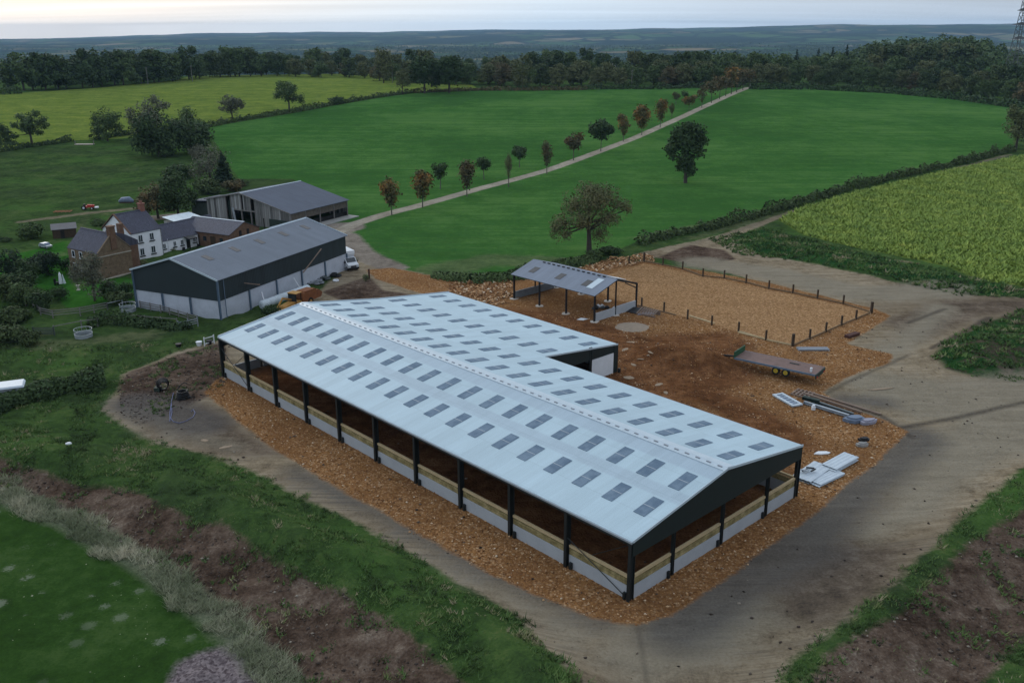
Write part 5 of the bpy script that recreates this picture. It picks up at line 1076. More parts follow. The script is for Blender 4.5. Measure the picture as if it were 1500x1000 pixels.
# ------------------------------------------------------------------ stacked sheets, beams, scrap round the yard
def at(px, py, dz=0.):
    p = G(px, py); return (p[0], p[1], p[2]+dz)
def along(a, b):
    A, B = np.array(G(*a)), np.array(G(*b)); return A, B, float(np.linalg.norm(B-A)), math.atan2(B[1]-A[1], B[0]-A[0])
def sheet_stack(a, b, wd, n, label, mat='galv_light', th=.06, skew=.06, seed=1, name='sheet_stack', group=None):
    A, B, L, an = along(a, b); T = thing(name, label, 'sheets', tuple(A), an, group); r = random.Random(seed)
    for i in range(n):
        z = i*th+.05; dx, dy = r.uniform(-skew, skew)*L, r.uniform(-skew, skew)*wd; m = MB(); nn = 8
        top = []; 
        for j in range(nn+1): yy = wd*(j/nn-.5)+dy; top.append((dx, yy, z+(.035 if j % 2 else 0)))
        m.prism(top+[(p[0], p[1], p[2]-.02) for p in top[::-1]], (L, 0, 0)); m.build('sheet', mat, T)
    MB().box(L*.2, L*.26, -wd*.5, wd*.5, -.05, .04).build('bearer', 'timber_dark', T); MB().box(L*.7, L*.76, -wd*.5, wd*.5, -.05, .04).build('bearer', 'timber_dark', T)
    return T
sheet_stack((1174, 704), (1205, 683), 1.7, 5, 'stack of grey sheets with offcuts on top, nearest the barn corner post', seed=1)
sheet_stack((1192, 710), (1228, 693), 1.2, 4, 'lower stack of pale ribbed sheets right of the barn corner', seed=2)
sheet_stack((1212, 690), (1245, 672), 1.5, 7, 'upper stack of pale ribbed sheets furthest from the barn corner', seed=3)
def offcuts():
    T = thing('sheet_offcuts', 'dark brackets and short offcuts lying on the stack nearest the barn corner', 'offcuts', at(1185, 696, .42)); r = random.Random(4)
    for i in range(7):
        a = r.uniform(0, 3.1); x, y = r.uniform(-.8, .8), r.uniform(-.5, .5); MB().beam((x, y, .05+.02*i), (x+math.cos(a)*.7, y+math.sin(a)*.7, .05+.02*i), .14, .07).build('bracket', 'black' if i % 2 else 'galv', T)
offcuts()
def u_panel():
    A, B, L, an = along((1131, 580), (1152, 592)); T = thing('door_frame_panel', 'pale blue grey steel frame panel lying flat by itself on the brown yard', 'panel', (A[0], A[1], A[2]), an)
    W = 1.35
    MB().box(0, L+1, 0, .28, .08, .24).build('frame_side', 'galv_light', T); MB().box(0, L+1, W-.28, W, .08, .24).build('frame_side', 'galv_light', T)
    MB().box(0, .25, .28, W-.28, .08, .22).build('frame_end', 'galv_light', T); MB().box(L+.7, L+1, .28, W-.28, .08, .22).build('frame_end', 'galv_light', T); MB().box(.25, L+.7, .28, W-.28, .03, .10).build('inner_sheet', 'blue_grey', T)
    for k in range(5): MB().box(.5+k*.55, .58+k*.55, .28, W-.28, .10, .16).build('slat', 'galv_light', T)
u_panel()
def pallet(px, py, an, label, tilt=0.):
    T = thing('timber_pallet', label, 'pallet', at(px, py, .02), an)
    for k in range(5): MB().box(k*.45, k*.45+.16, 0, 2.0, .12, .17).build('top_slat', 'timber_worn', T)
    for k in range(4): MB().box(-.02, 1.98, k*.6, k*.6+.14, .0, .115).build('bearer', 'timber_worn', T)
pallet(1158, 578, R_(-40), 'open slatted wooden pallet leaning by the end of the long beams')
def beams(): 
    def b(a, c, w_, h, mat, label, dz=0., name='steel_beam', cat='beam'):
        A, B, L, an = along(a, c); T = thing(name, label, cat, (A[0], A[1], A[2]+dz), an)
        if 'timber' in mat: MB().box(0, L, -w_/2, w_/2, 0, h).build('beam', mat, T)
        else:
            MB().box(0, L, -w_/2, w_/2, 0, .03).build('flange', mat, T); MB().box(0, L, -w_/2, w_/2, h-.03, h).build('flange', mat, T); MB().box(0, L, -.02, .02, .03, h-.03).build('web', mat, T); MB().box(-.04, -.005, -w_/2, w_/2, 0, h).build('end_plate', mat, T)
    b((1178, 592), (1243, 612), .3, .28, 'galv', 'grey steel beam along the near side of the long pile', .1)
    b((1190, 590), (1250, 610), .34, .3, 'galv_dark', 'dark steel beam in the middle of the long pile', .1)
    b((1176, 588), (1200, 594), .5, .35, 'green_dark', 'short dark green beam at the pallet end of the pile', .3)
    b((1177, 578), (1262, 606), .22, .2, 'timber_worn', 'long brown timber baulk behind the steel beams', .1, 'timber_baulk', 'timber')
    b((1186, 576), (1290, 608), .2, .16, 'timber_worn', 'furthest and longest brown timber on the edge of the clay track', .05, 'timber_baulk', 'timber')
    b((1046, 474), (1010, 463), .22, .12, 'timber_pale', 'new yellow plank on the ground at the arena front', .02, 'plank', 'plank')
    b((1081, 487), (1119, 497), .2, .12, 'timber_pale', 'new pale plank between the two front arena posts', .02, 'plank', 'plank')
    b((935, 448), (990, 462), .16, .14, 'timber_rail', 'dark low board from the canopy toward the front arena posts', .02, 'plank', 'plank')
    b((1240, 495), (1256, 490), .7, .35, 'timber_darkred', 'short dark red brown bundle of timber beside the arena corner', .02, 'timber_bundle', 'timber')
beams()
sheet_stack((1167, 512), (1212, 512), 1.1, 3, 'flat grey sheets lying between the arena corner and the trailer', mat='galv_dull', seed=5)
def pieces():
    def slab(px, py, an, lx, ly, h, mat, label, name, cat, dz=.02, n=7, seed=1):
        r = random.Random(seed); T = thing(name, label, cat, at(px, py, dz), an); pts = [(math.cos(a)*lx/2*r.uniform(.75, 1.15), math.sin(a)*ly/2*r.uniform(.75, 1.15), 0) for a in np.linspace(0, 6.28, n, endpoint=False)]
        MB().prism(pts, (0, 0, h)).build('body', mat, T); q = [(p[0]*.7, p[1]*.7, h) for p in pts]; MB().prism(q, (.03, .02, h*.5)).build('crest', mat, T); return T
    slab(1252, 617, .2, 2.6, 1.5, .35, 'blue_grey', 'dark bluish folded tarpaulin at the far end of the beam pile', 'tarpaulin', 'tarpaulin', seed=1)
    slab(1272, 620, .4, 2.0, 1.0, .3, 'galv_purple', 'pale purplish sheet bundle beside the dark tarpaulin', 'sheet_bundle', 'sheets', seed=2)
    slab(1191, 600, .3, .5, .45, .35, 'white', 'small white bag lying beside the steel beams', 'bag', 'bag', seed=3)
    slab(1264, 653, .1, 1.3, .8, .25, 'concrete_old', 'rounded grey block alone on the orange stones by the track', 'concrete_block', 'block', seed=4); slab(1265, 650, .1, 1.2, .7, .2, 'black', 'black bag on top of the rounded grey block', 'bag', 'bag', .38, seed=9)
    slab(1204, 664, .1, 1.7, .7, .06, 'white', 'torn white plastic lying on the stones behind the barn', 'plastic_scrap', 'plastic', seed=5)
    slab(101, 654, .1, .6, .35, .1, 'white', 'crumpled white paper on the grassy bank at the left', 'litter', 'litter', .25, seed=6)
    for i, (px, py, l, q) in enumerate([(925, 501, 1.9, .7), (916, 512, 2.3, .9), (953, 516, 1.3, .8), (941, 526, 1.6, .5), (950, 520, 1., .4), (928, 534, 1.5, .8), (921, 553, 1.7, 1.5), (965, 563, 1.6, .9), (975, 575, 1.4, .7), (300, 645, 1.2, .8), (330, 655, 1.7, .8)]):
        slab(px, py, i, l*.75, q*.7, .03, 'stone_patch', 'pale flat stone slab patch pressed into the brown yard' if i < 9 else 'pale puddled clay patch on the left track', 'stone_slab', 'slab', .0, 9, 20+i)['group'] = 'pale slabs in the ground'
    slab(948, 460, .2, 3.2, .9, .12, 'galv_purple', 'pale purplish sheet lying right of the slatted pallets', 'flat_sheet', 'sheet', seed=12)
    slab(853, 468, .2, 1.9, 1.2, .05, 'white', 'white board lying flat in front of the canopy end wall', 'white_board', 'board', n=4, seed=13)
    slab(1290, 570, .2, 3.0, .5, .05, 'stone_patch', 'thin pale scrape on the clay beyond the beams', 'scrape', 'clay patch', n=6, seed=15)
    # conical heap seen as a pale round pad
    T = thing('gravel_heap', 'low round grey gravel heap in front of the canopy', 'gravel heap', at(926, 479)); pts = [(math.cos(a)*2.6, math.sin(a)*2.4, -.05) for a in np.linspace(0, 6.28, 22, endpoint=False)]
    m = MB(); m.v = pts+[(p[0]*.55, p[1]*.55, .16) for p in pts]+[(0, 0, .22)]; n = 22; m.f = [(i, (i+1) % n, n+(i+1) % n, n+i) for i in range(n)]+[(n+i, n+(i+1) % n, 2*n) for i in range(n)]; m.build('heap', 'gravel_grey', T, sm=True)
    # slatted pallets leaning beside the canopy
    T = thing('pallet_heap', 'heap of slatted pallets with a dark board beside the canopy corner', 'pallets', at(936, 458), R_(-38))
    MB().prism([(-1.6, -.8, .05), (0, -.9, .05), (.2, .9, .5), (-1.4, .9, .35)], (0, 0, .06)).build('dark_board', 'black', T)
    for k in range(8): MB().beam((.1+k*.36, -.9, .2), (.1+k*.36-.1, 1.0, .62), .16, .05).build('slat', 'timber_worn', T)
    MB().box(.0, 3.0, -.8, -.68, 0, .2).build('bearer', 'timber_worn', T); MB().box(.0, 3.0, .7, .82, 0, .5).build('bearer', 'timber_worn', T)
    # bags and scrap stacked inside the canopy
    T = thing('scrap_pile', 'pile of white bags and dark scrap under the canopy behind the end wall', 'scrap pile', at(884, 453)); r = random.Random(8)
    for i in range(10): x, y = r.uniform(-1.4, 1.6), r.uniform(-.7, .7); MB().tube([(x-.35, y, .25), (x, y+.1, .32), (x+.35, y+.05, .22)], [.14, .28, .14], 7).build('bag' if i % 2 else 'scrap_piece', 'white' if i % 3 == 0 else ('black' if i % 3 == 1 else 'galv_dark'), T)
pieces()
# ------------------------------------------------------------------ left side: pipe coils, trailer roof, feeders, rails
def coils():
    T = thing('pipe_coil', 'coil of black plastic pipe lying on the clay with one end sticking up', 'pipe coil', at(268, 583))
    for k in range(5):
        R = .72-.05*k; m = MB(); pts = [(math.cos(a)*R, math.sin(a)*R, .1+.17*k) for a in np.linspace(0, 6.283, 25)]; m.tube(pts, .09, 6, False).build('pipe_turn', 'black', T, sm=True)
    MB().tube([(-.6, .3, .9), (-.4, .6, 1.25), (.0, .9, 1.5), (.3, .8, 1.45)], .06, 6).build('pipe_end', 'black', T); MB().tube([(.6, -.3, .3), (1.1, -.2, .2), (1.3, .1, .08)], .07, 6).build('pipe_end', 'black', T)
    T = thing('pipe_bundle', 'dark upright bundle of pipe and netting against the soil behind the pipe coil', 'pipe bundle', at(240, 572))
    for k in range(6): R = .45+.04*k; MB().tube([(math.cos(a)*R, (k-3)*.13, .75+math.sin(a)*R) for a in np.linspace(0, 6.283, 19)], .07, 6, False).build('pipe_turn', 'black', T, rz=.5)
    MB().box(-.9, -.3, -.5, .3, 0, .5).build('netting', 'green_dark', T)
    T = thing('loose_pipe', 'thin pale blue pipe looped loosely on the clay', 'pipe', at(250, 590)); o = np.array(G(250, 590))
    pts = [np.array(G(*p))-o+np.array([0, 0, .06]) for p in [(254, 576), (251, 590), (252, 604), (250, 613), (254, 618), (263, 620), (273, 617), (283, 611), (286, 605), (283, 600), (280, 603)]]
    MB().tube(pts, .035, 5).build('pipe', 'pipe_blue', T); pts = [np.array(G(*p))-o+np.array([0, 0, .08]) for p in [(251, 592), (249, 606), (249, 618)]]; MB().tube(pts, .035, 5).build('pipe', 'pipe_blue', T)
coils()
def feeder(px, py, label, r=1.1):
    T = thing('ring_feeder', label, 'feeder', at(px, py))
    n = 28; ring = lambda z, R=r: [(math.cos(a)*R, math.sin(a)*R, z) for a in np.linspace(0, 6.283, n)]
    m = MB(); b = ring(0.05)[:-1]; t_ = ring(.55)[:-1]; m.v = b+t_+[(x*.97, y*.97, z) for x, y, z in b]+[(x*.97, y*.97, z) for x, y, z in t_]; k = len(b)
    m.f = [(i, (i+1) % k, k+(i+1) % k, k+i) for i in range(k)]+[(2*k+i, 2*k+(i+1) % k, 3*k+(i+1) % k, 3*k+i) for i in range(k)]+[(k+i, k+(i+1) % k, 3*k+(i+1) % k, 3*k+i) for i in range(k)]; m.build('skirt', 'galv', T)
    MB().tube(ring(1.15), .035, 5, False).build('top_ring', 'galv', T); MB().tube(ring(.62), .03, 5, False).build('middle_ring', 'galv', T)
    for i in range(12): a = i*.5236; MB().tube([(math.cos(a)*r, math.sin(a)*r, .5), (math.cos(a+.1)*r, math.sin(a+.1)*r, 1.15)], .022, 4).build('bar', 'galv', T)
feeder(123, 494, 'round galvanised cattle feeder in the grass in front of the brambles'); feeder(188, 456, 'round galvanised cattle feeder against the corner of the green clad shed')
def rails(pts, label, hs=(.45, .8, 1.1), mat='wood_grey', step=2.4, name='rail_fence', pm=None, ph=1.2):
    P3 = [np.array(G(*p)) for p in pts]; o = P3[0]; T = thing(name, label, 'fence', tuple(o))
    for a, b in zip(P3[:-1], P3[1:]):
        L = np.linalg.norm(b-a); n = max(1, int(round(L/step)))
        for h in hs: MB().beam(tuple(a-o+[0, 0, h]), tuple(b-o+[0, 0, h]), .05, .11).build('rail', mat, T)
        for i in range(n+(b is P3[-1])): q = a+(b-a)*i/n-o; MB().box(q[0]-.06, q[0]+.06, q[1]-.06, q[1]+.06, q[2]-.2, q[2]+ph).build('post', pm or mat, T)
rails([(48, 448), (60, 462), (78, 466), (118, 462), (158, 454)], 'grey wooden rail fence curving below the garden lawn')
rails([(158, 454), (180, 449)], 'short rail linking the garden fence to the feeder by the shed', (1.0,), 'galv')
rails([(50, 491), (80, 491)], 'green metal hurdle beside the bramble mound', (.2, .4, .6, .8, 1.), 'lean_green', 3.)
rails([(80, 489), (120, 481), (190, 472), (260, 478)], 'thin weathered rail running behind the round feeder', (1.05,), 'wood_grey')
rails([(206, 452), (236, 458), (262, 466), (290, 474)], 'rough grey rails in front of the white shed panels', (.4, .75, 1.05), 'wood_grey', pm='wood_grey')
rails([(262, 482), (290, 476)], 'small pen of grey hurdles near the shed corner', (.3, .6, .9), 'galv', 1.6)
rails([(300, 507), (314, 503)], 'pale bent metal hurdle in the grass left of the new barn', (.3, 1.0), 'white', 1.2)
def left_trailer():
    A = G(-14, 592); T = thing('white_trailer', 'whitish flat roofed trailer box behind the nearest dark hedge at the left edge', 'trailer', (A[0], A[1], A[2]), R_(22))
    MB().box(0, 3.4, 0, 2.0, .5, 1.5).build('body', 'galv', T); MB().prism([(-.08, -.08, 1.51), (3.48, -.08, 1.51), (3.3, .1, 1.67), (.1, .1, 1.67)], (0, 2.1, 0)).build('roof', 'galv_light', T)
    for x in (1.2, 2.2):
        for y in (-.02, 2.02): w_ = MB().tube([(x, y-.1, .35), (x, y+.1, .35)], .34, 14).build('wheel', 'rubber', T)
    MB().box(3.4, 3.45, .3, 1.7, .7, 1.45).build('door', 'galv_blue', T)
    T = thing('orange_heap', 'small heap of orange red earth behind the nearest hedge', 'earth heap', at(88, 568)); m = MB(); pts = [(math.cos(a)*1.6, math.sin(a)*1.0, -.05) for a in np.linspace(0, 6.28, 14, endpoint=False)]
    m.v = pts+[(p[0]*.5, p[1]*.5, .5) for p in pts]+[(0, 0, .65)]; n = 14; m.f = [(i, (i+1) % n, n+(i+1) % n, n+i) for i in range(n)]+[(n+i, n+(i+1) % n, 2*n) for i in range(n)]; m.build('heap', 'earth_orange', T, sm=True)
    for px, py, mt, nm, lb in ((292, 506, 'white', 'white_bag', 'white plastic bag in the grass left of the pale hurdle'), (307, 504, 'black', 'black_bucket', 'black bucket under the pale bent hurdle'), (262, 509, 'black', 'feed_tub', 'small dark tub in the grass above the soil')):
        T = thing(nm, lb, 'bag' if 'bag' in nm else 'tub', at(px, py)); MB().tube([(0, 0, 0), (0, 0, .5)], [.28, .38], 9).build('side', mt, T); MB().tube([(0, 0, .5), (0, 0, .54)], [.41, .41], 9).build('rim', mt, T)
left_trailer()
# ------------------------------------------------------------------ yard between sheds: digger, wrapped bales, van
def digger():
    A, B, L, an = along((420, 458), (471, 437)); T = thing('old_digger', 'old rusty orange and yellow digger parked beside the green clad shed', 'digger', (A[0], A[1], A[2]), an); T.scale = (.84, .84, .84)
    MB().prism([(3.2, -1.1, .9), (8.2, -1.1, .9), (8.6, -1.1, 1.6), (7.6, -1.1, 2.4), (3.6, -1.1, 2.5), (3.1, -1.1, 1.8)], (0, 2.2, 0)).build('body', 'rust', T)
    MB().prism([(3.6, -1., 2.51), (7.2, -1., 2.41), (6.8, -1., 2.75), (4., -1., 2.85)], (0, 1.8, 0)).build('engine_cover', 'rust', T)
    c = link('cab', None, T, (1.7, 0, 0))
    for x in (0, 1.3):
        for y in (-.8, .8): MB().box(x, x+.1, y-.05, y+.05, 1., 2.9).build('cab_post', 'black', c)
    MB().box(-.1, 1.5, -.95, .95, 2.9, 3.0).build('cab_roof', 'yellow_old', c); MB().box(.0, 1.4, -.9, .9, .8, 1.5).build('cab_base', 'yellow_old', c); MB().box(.05, .07, -.75, .75, 1.5, 2.9).build('windscreen', 'glass', c)
    MB().prism([(-1.6, -.7, .5), (1.5, -.7, .7), (1.5, -.7, 1.6), (-.9, -.7, 1.35)], (0, 1.4, 0)).build('hood', 'yellow_old', T)
    for x, r_ in ((-.6, .5), (5.2, .75)):
        for y in (-1.15, 1.0): w_ = link('wheel', None, T, (x, y, r_)); MB().tube([(0, 0, 0), (0, .3, 0)], r_, 16).build('tyre', 'rubber', w_); MB().tube([(0, -.03, 0), (0, 0, 0)], r_*.5, 12).build('rim', 'yellow_old', w_)
    MB().beam((2.4, .3, 1.6), (-.4, .3, 2.6), .25, .3).beam((-.4, .3, 2.6), (-2.2, .3, 1.0), .2, .25).build('boom', 'yellow_old', T); MB().prism([(-2.8, -.3, .2), (-2.0, -.3, .3), (-1.9, -.3, 1.1), (-2.5, -.3, 1.2)], (0, 1.2, 0)).build('bucket', 'yellow_old', T)
digger()
def bales():
    A, B, L, an = along((389, 451), (447, 430)); rs = random.Random(3)
    n = 8
    for i in range(n):
        p = A+(B-A)*i/(n-1); T = thing('wrapped_bale', ['first', 'second', 'third', 'fourth', 'fifth', 'sixth', 'seventh', 'last'][i]+' whitish wrapped bale from the left in the row beside the shed', 'bale', tuple(p), an+rs.uniform(-.1, .1), 'wrapped bales in a row beside the shed')
        MB().tube([(-.8, 0, .62), (-.7, 0, .62), (.7, 0, .62+rs.uniform(-.03, .03)), (.8, 0, .62)], [.35, .64, .66, .38], 12).build('wrap', 'plastic_sheet', T, sm=True); MB().tube([(-.83, 0, .62), (-.8, 0, .62)], .2, 8).build('tucked_end', 'galv_light', T)
bales()
def leaning():
    for (a, b, za, zb, nm, mt, lb) in [((389, 449), (385, 446), 0.2, 1.9, 'white_post', 'white', 'short white post leaning on the shed panel left of the bales'), ((440, 428), (432, 428), .6, 2.3, 'white_post', 'white', 'white plank leaning on the shed panel above the bales'),
            ((446, 423), (474, 412), 2.6, 5.3, 'long_pole', 'timber_worn', 'long brown pole leaning high against the dark cladding'), ((383, 449), (362, 456), 3.3, 4.2, 'thin_pole', 'timber_worn', 'thin pole sloping across the dark cladding above the bales')]:
        p = np.array(G(*a)); q = np.array(G(*b)); T = thing(nm, lb, 'pole', (p[0], p[1], p[2])); MB().beam((0, 0, za), (q[0]-p[0], q[1]-p[1], zb), .14, .12).build('shaft', mt, T); MB().beam((0, 0, za-.02), (0.02, .02, za+.1), .18, .16).build('foot', mt, T)
    for i, (px, py, mt, lb) in enumerate([(490, 405, 'black', 'stack of black tyres beside the shed wall near the van'), (476, 410, 'galv_dark', 'dark machinery scrap in the weeds beside the shed'), (462, 416, 'galv_dull', 'grey netting heap between the bales and the tyres'), (492, 412, 'white', 'small white tub in the weeds beside the tyres')]):
        T = thing(['tyre_stack', 'scrap_heap', 'netting_heap', 'white_tub'][i], lb, ['tyres', 'scrap', 'netting', 'tub'][i], at(px, py)); r = random.Random(i)
        for k in range(5 if i < 3 else 1): x, y = (r.uniform(-.9, .9), r.uniform(-.5, .5)) if i < 3 else (0, 0); MB().tube([(x+math.cos(a)*.38, y+math.sin(a)*.38, .15+.18*(k % 3)) for a in np.linspace(0, 6.283, 15)], .15, 6, False).build('ring', mt, T)
    T = thing('rusty_post', 'single dark rusty post standing at the edge of the orange earth', 'post', at(541, 408)); MB().box(-.12, .12, -.12, .12, -.2, 1.5).build('shaft', 'timber_darkred', T); MB().box(-.15, .15, -.15, .15, 1.5, 1.58).build('cap', 'timber_darkred', T)
leaning()
def van():
    T = thing('white_van', 'white box bodied van parked at the far corner of the green clad shed', 'van', at(513, 394), R_(-58))
    MB().prism([(-3.9, -1., .75), (-.6, -1., .75), (-.5, -1., 2.0), (-.1, -1., 2.5), (-.1, -1., 3.05), (-3.9, -1., 3.05)], (0, 2., 0)).build('box_body', 'white', T)
    MB().prism([(-.55, -.93, .5), (1.55, -.93, .5), (1.6, -.93, 1.05), (.85, -.93, 1.3), (.15, -.93, 1.98), (-.5, -.93, 2.0)], (0, 1.86, 0)).build('cab', 'white', T)
    MB().prism([(.19, -.8, 1.96), (.80, -.8, 1.36), (.85, -.8, 1.40), (.24, -.8, 2.0)], (0, 1.6, 0)).build('windscreen', 'glass', T)
    for y in (-.96, .93): MB().prism([(-.3, y, 1.3), (.65, y, 1.3), (.12, y, 1.85), (-.3, y, 1.85)], (0, .03, 0)).build('side_window', 'glass', T)
    MB().box(1.58, 1.68, -.95, .95, .3, .62).build('bumper', 'black', T); MB().box(1.56, 1.63, -.5, .5, .66, .9).build('grille', 'black', T)
    for y in (-.75, .75): MB().box(1.52, 1.62, y-.16, y+.16, .72, .95).build('headlight', 'galv_light', T); MB().box(.45, .6, y*1.45-.1, y*1.45+.1, 1.25, 1.55).build('mirror', 'black', T)
    for x in (-2.7, .9):
        for y in (-.95, .73): w_ = link('wheel', None, T, (x, y, .36)); MB().tube([(0, 0, 0), (0, .22, 0)], .36, 16).build('tyre', 'rubber', w_); MB().tube([(0, -.02, 0), (0, .24, 0)], .19, 10).build('rim', 'galv', w_)
van()
# ------------------------------------------------------------------ garden and paddock things
def garden():
    T = thing('red_tractor_mower', 'small bright red tractor standing in the paddock behind the farmhouse', 'tractor', at(128, 307), R_(10)); T.scale = (.75, .75, .75)
    MB().prism([(.2, -.45, .7), (2.0, -.45, .7), (2.1, -.45, 1.35), (.2, -.45, 1.5)], (0, .9, 0)).build('hood', 'red', T); MB().box(-1.2, .2, -.6, .6, .6, 1.1).build('body', 'red', T); MB().box(-.9, -.4, -.3, .3, 1.1, 1.7).build('seat', 'black', T)
    for x, r_ in ((-.8, .65), (1.5, .42)):
        for y in (-.85, .6): w_ = link('wheel', None, T, (x, y, r_)); MB().tube([(0, 0, 0), (0, .28, 0)], r_, 14).build('tyre', 'rubber', w_); MB().tube([(0, -.02, 0), (0, .3, 0)], r_*.5, 10).build('rim', 'white', w_)
    MB().box(2.2, 3.2, -.6, .6, .4, .8).build('front_box', 'white', T); MB().tube([(1.6, .2, 1.4), (1.6, .2, 2.)], .05, 6).build('exhaust', 'black', T)
    T = thing('rusty_harrow', 'orange rusty farm implement lying in the grass left of the red tractor', 'implement', at(92, 312), R_(8))
    for k in range(5): MB().beam((-1.6+k*.8, -.7, .3), (-1.5+k*.8, .8, .3), .12, .1).build('bar', 'rust_light', T)
    MB().beam((-1.8, -.6, .4), (1.9, -.6, .4), .14, .14).build('frame', 'rust_light', T); MB().beam((-1.8, .6, .4), (1.9, .6, .4), .14, .14).build('frame', 'rust_light', T)
    T = thing('covered_car', 'small car under a pale blue and white cover on the upper lawn', 'car', at(67, 363), R_(-30)); T.scale = (.7, .7, .7)
    MB().prism([(-1.8, -.8, .35), (1.8, -.8, .35), (1.85, -.8, .8), (1.1, -.8, .9), (.5, -.8, 1.35), (-1.1, -.8, 1.35), (-1.7, -.8, .9)], (0, 1.6, 0)).build('body', 'galv', T); MB().prism([(.55, -.7, 1.36), (1.1, -.7, .93), (1.14, -.7, .96), (.6, -.7, 1.4)], (0, 1.4, 0)).build('windscreen', 'blue_grey', T)
    for y in (-.83, .80): MB().prism([(-1.0, y, .9), (.5, y, .9), (.35, y, 1.25), (-.9, y, 1.25)], (0, .03, 0)).build('side_window', 'blue_grey', T)
    for x in (-1.1, 1.1):
        for y in (-.82, .62): MB().tube([(x, y, .3), (x, y+.2, .3)], .3, 12).build('wheel', 'rubber', T)
    T = thing('garden_furniture', 'folded white parasol and dark chair on the lower lawn', 'garden furniture', at(87, 417)); MB().tube([(.3, 0, .2), (.3, 0, 1.7), (.3, 0, 2.1)], [.32, .2, .03], 8).build('parasol', 'white', T); MB().tube([(.9, 0, .2), (.7, 0, 1.7)], [.2, .05], 7).build('folded_cover', 'plastic_sheet', T)
    MB().box(-.7, -.1, -.3, .3, .35, .45).build('seat', 'black', T); MB().box(-.7, -.62, -.3, .3, .46, 1.0).build('backrest', 'black', T)
    for x in (-.65, -.15): MB().box(x-.03, x+.03, -.28, .28, 0, .34).build('leg', 'black', T)
    T = thing('white_urn', 'small white urn at the edge of the lower lawn', 'urn', at(115, 424)); MB().tube([(0, 0, 0), (0, 0, .15), (0, 0, .5), (0, 0, .7)], [.25, .12, .2, .32], 9).build('bowl', 'stone_white', T); MB().box(-.25, .25, -.25, .25, -.1, 0).build('base', 'stone_white', T)
    T = thing('stone_path', 'pale stone edging strip along the foot of the stone cottage wall', 'edging', at(150, 412)); o = np.array(G(150, 412)); b = np.array(G(196, 398)); MB().beam((0, 0, .05), tuple(b-o+[0, 0, .05]), .5, .14).build('strip', 'stone_pale', T); MB().beam((-.1, 0, .13), tuple((b-o)*.5+[0, 0, .15]), .3, .05).build('coping', 'stone_pale', T)
    T = thing('blue_tarpaulin', 'grey blue covered heap beside the brown leaved tree', 'tarpaulin', at(186, 297)); MB().tube([(-1.8, 0, .3), (-1., 0, .6), (.6, .1, .7), (1.6, 0, .3)], [.3, .7, .75, .3], 8).build('cover', 'blue_grey', T, sm=True); MB().box(-1.5, 1.3, -.7, .7, 0, .25).build('base', 'timber_dark', T)
    T = thing('pale_trough', 'pale concrete gateway slab in the gap of the yellow field hedge', 'slab', at(124, 212)); MB().box(-3, 3, -1., 1., 0, .25).build('slab', 'stone_pale', T); MB().box(-3.2, -3, -.1, .1, 0, 1.3).build('gate_post', 'wood_grey', T); MB().box(3, 3.2, -.1, .1, 0, 1.3).build('gate_post', 'wood_grey', T)
    T = thing('water_trough', 'small white flat topped trough on a stem at the far edge of the green field', 'trough', at(1197, 124)); MB().box(-2.6, 2.6, -.8, .8, 2.0, 2.6).build('tank', 'white', T); MB().box(-.3, .3, -.3, .3, 0, 2.0).build('stand', 'concrete_old', T)
    for i, (px, d_, lb) in enumerate([(1343, 640, 'tiny white box among the trees at the edge of the wood'), (1441, 960, 'tiny white gable showing beside the top of the wood')]):
        x = (px-750)/FPX*d_; z = float(H(x, d_)); T = thing('white_cabin', lb, 'cabin', (x, d_, z+(5 if i == 0 else 12))); MB().box(-1.6, 1.6, -1.5, 1.5, -14, 2.6).build('walls', 'white', T); MB().prism([(-1.8, -1.7, 2.6), (1.8, -1.7, 2.6), (0, -1.7, 4.2)], (0, 3.4, 0)).build('roof', 'slate', T)
    for k, (px, py) in enumerate([(575, 122), (925, 130), (1099, 129), (217, 124), (282, 120)]):
        T = thing('utility_pole', 'thin pole standing at the field edge, number %s from the left' % ['three', 'four', 'five', 'one', 'two'][k], 'pole', at(px, py)); MB().tube([(0, 0, -.5), (0, 0, 9.5)], [.2, .14], 6).build('shaft', 'wood_grey', T); MB().box(-.8, .8, -.06, .06, 8.9, 9.05).build('cross_arm', 'wood_grey', T)
        T['label'] = ['slim pale pole before the tallest olive green tree', 'slim pole against the dark middle belt left of the avenue top', 'slim pole at the top end of the lane', 'slim pole in the left tree row nearer the left edge', 'slim pole in the left tree row, right of another'][k]
garden()
def pylon():
    x, y = 309., 585.; z = float(H(x, y)); T = thing('electricity_pylon', 'tall thin lattice electricity pylon cut by the right edge of the picture', 'pylon', (x, y, z-2), .5)
    Hh = 62.; wz = lambda q: 4.2*(1-q/Hh)**1.2+.6; lv = [0, 7, 13, 18.5, 23.5, 28, 32, 36, 40, 44, 48, 52, 57, 62]
    for a, b in ((1, 1), (1, -1), (-1, 1), (-1, -1)): MB().tube([(a*wz(q), b*wz(q), q) for q in lv], .22, 4).build('leg', 'pylon_steel', T)
    m = MB()
    for q0, q1 in zip(lv[:-1], lv[1:]):
        for (a, b), (c, d) in (((1, 1), (1, -1)), ((1, -1), (-1, -1)), ((-1, -1), (-1, 1)), ((-1, 1), (1, 1))):
            m.tube([(a*wz(q0), b*wz(q0), q0), (c*wz(q1), d*wz(q1), q1)], .11, 3); m.tube([(c*wz(q0), d*wz(q0), q0), (a*wz(q1), b*wz(q1), q1)], .11, 3)
    m.build('lattice', 'pylon_steel', T)
    for q, L in ((30, 7.5), (38, 9.5), (46, 6.5)): MB().prism([(-L, 0, q+.2), (-1, -.8, q), (1, -.8, q), (L, 0, q+.2), (1, 0, q+1.6), (-1, 0, q+1.6)], (0, .35, 0)).build('cross_arm', 'pylon_steel', T)
pylon()
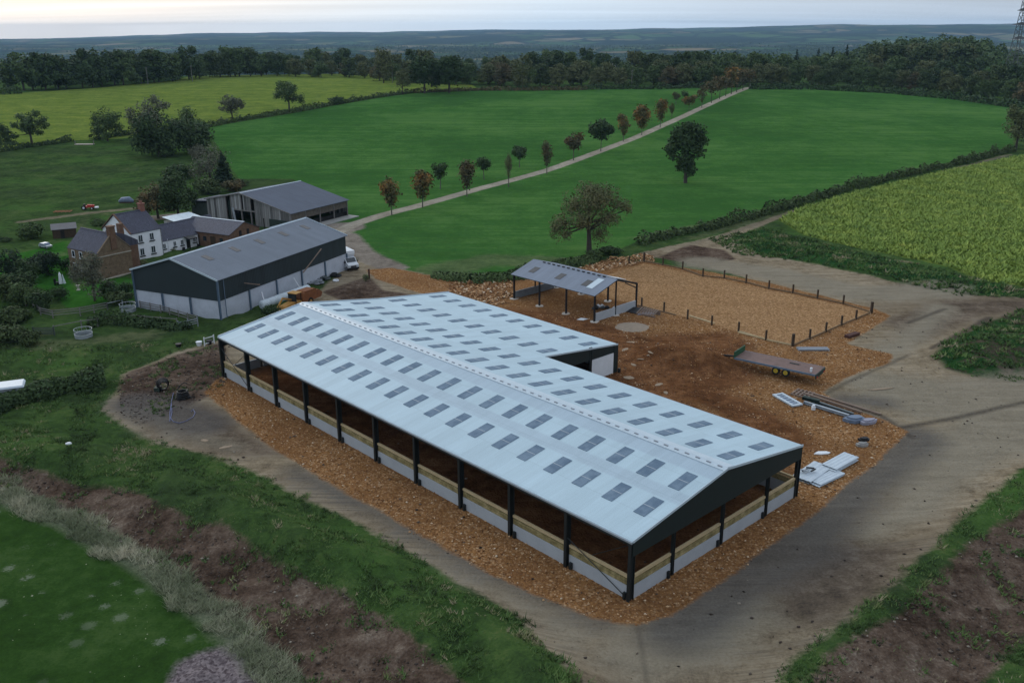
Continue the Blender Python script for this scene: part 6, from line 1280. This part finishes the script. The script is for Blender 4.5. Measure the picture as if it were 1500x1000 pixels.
# ------------------------------------------------------------------ air
def haze():
    t = NT('haze'); v = t.n('ShaderNodeVolumePrincipled', {'Color': (.36, .56, .80, 1), 'Density': HAZE, 'Anisotropy': 0.}); o = t.n('ShaderNodeOutputMaterial'); t.t.links.new(v.outputs[0], o.inputs[1]); M['haze'] = t.m
    MB().box(-17000, 17000, -17000, 17000, -190, 150).build('haze', 'haze', kind='stuff', label='thin blue haze in the air', category='haze')
HAZE = 6e-5
haze()
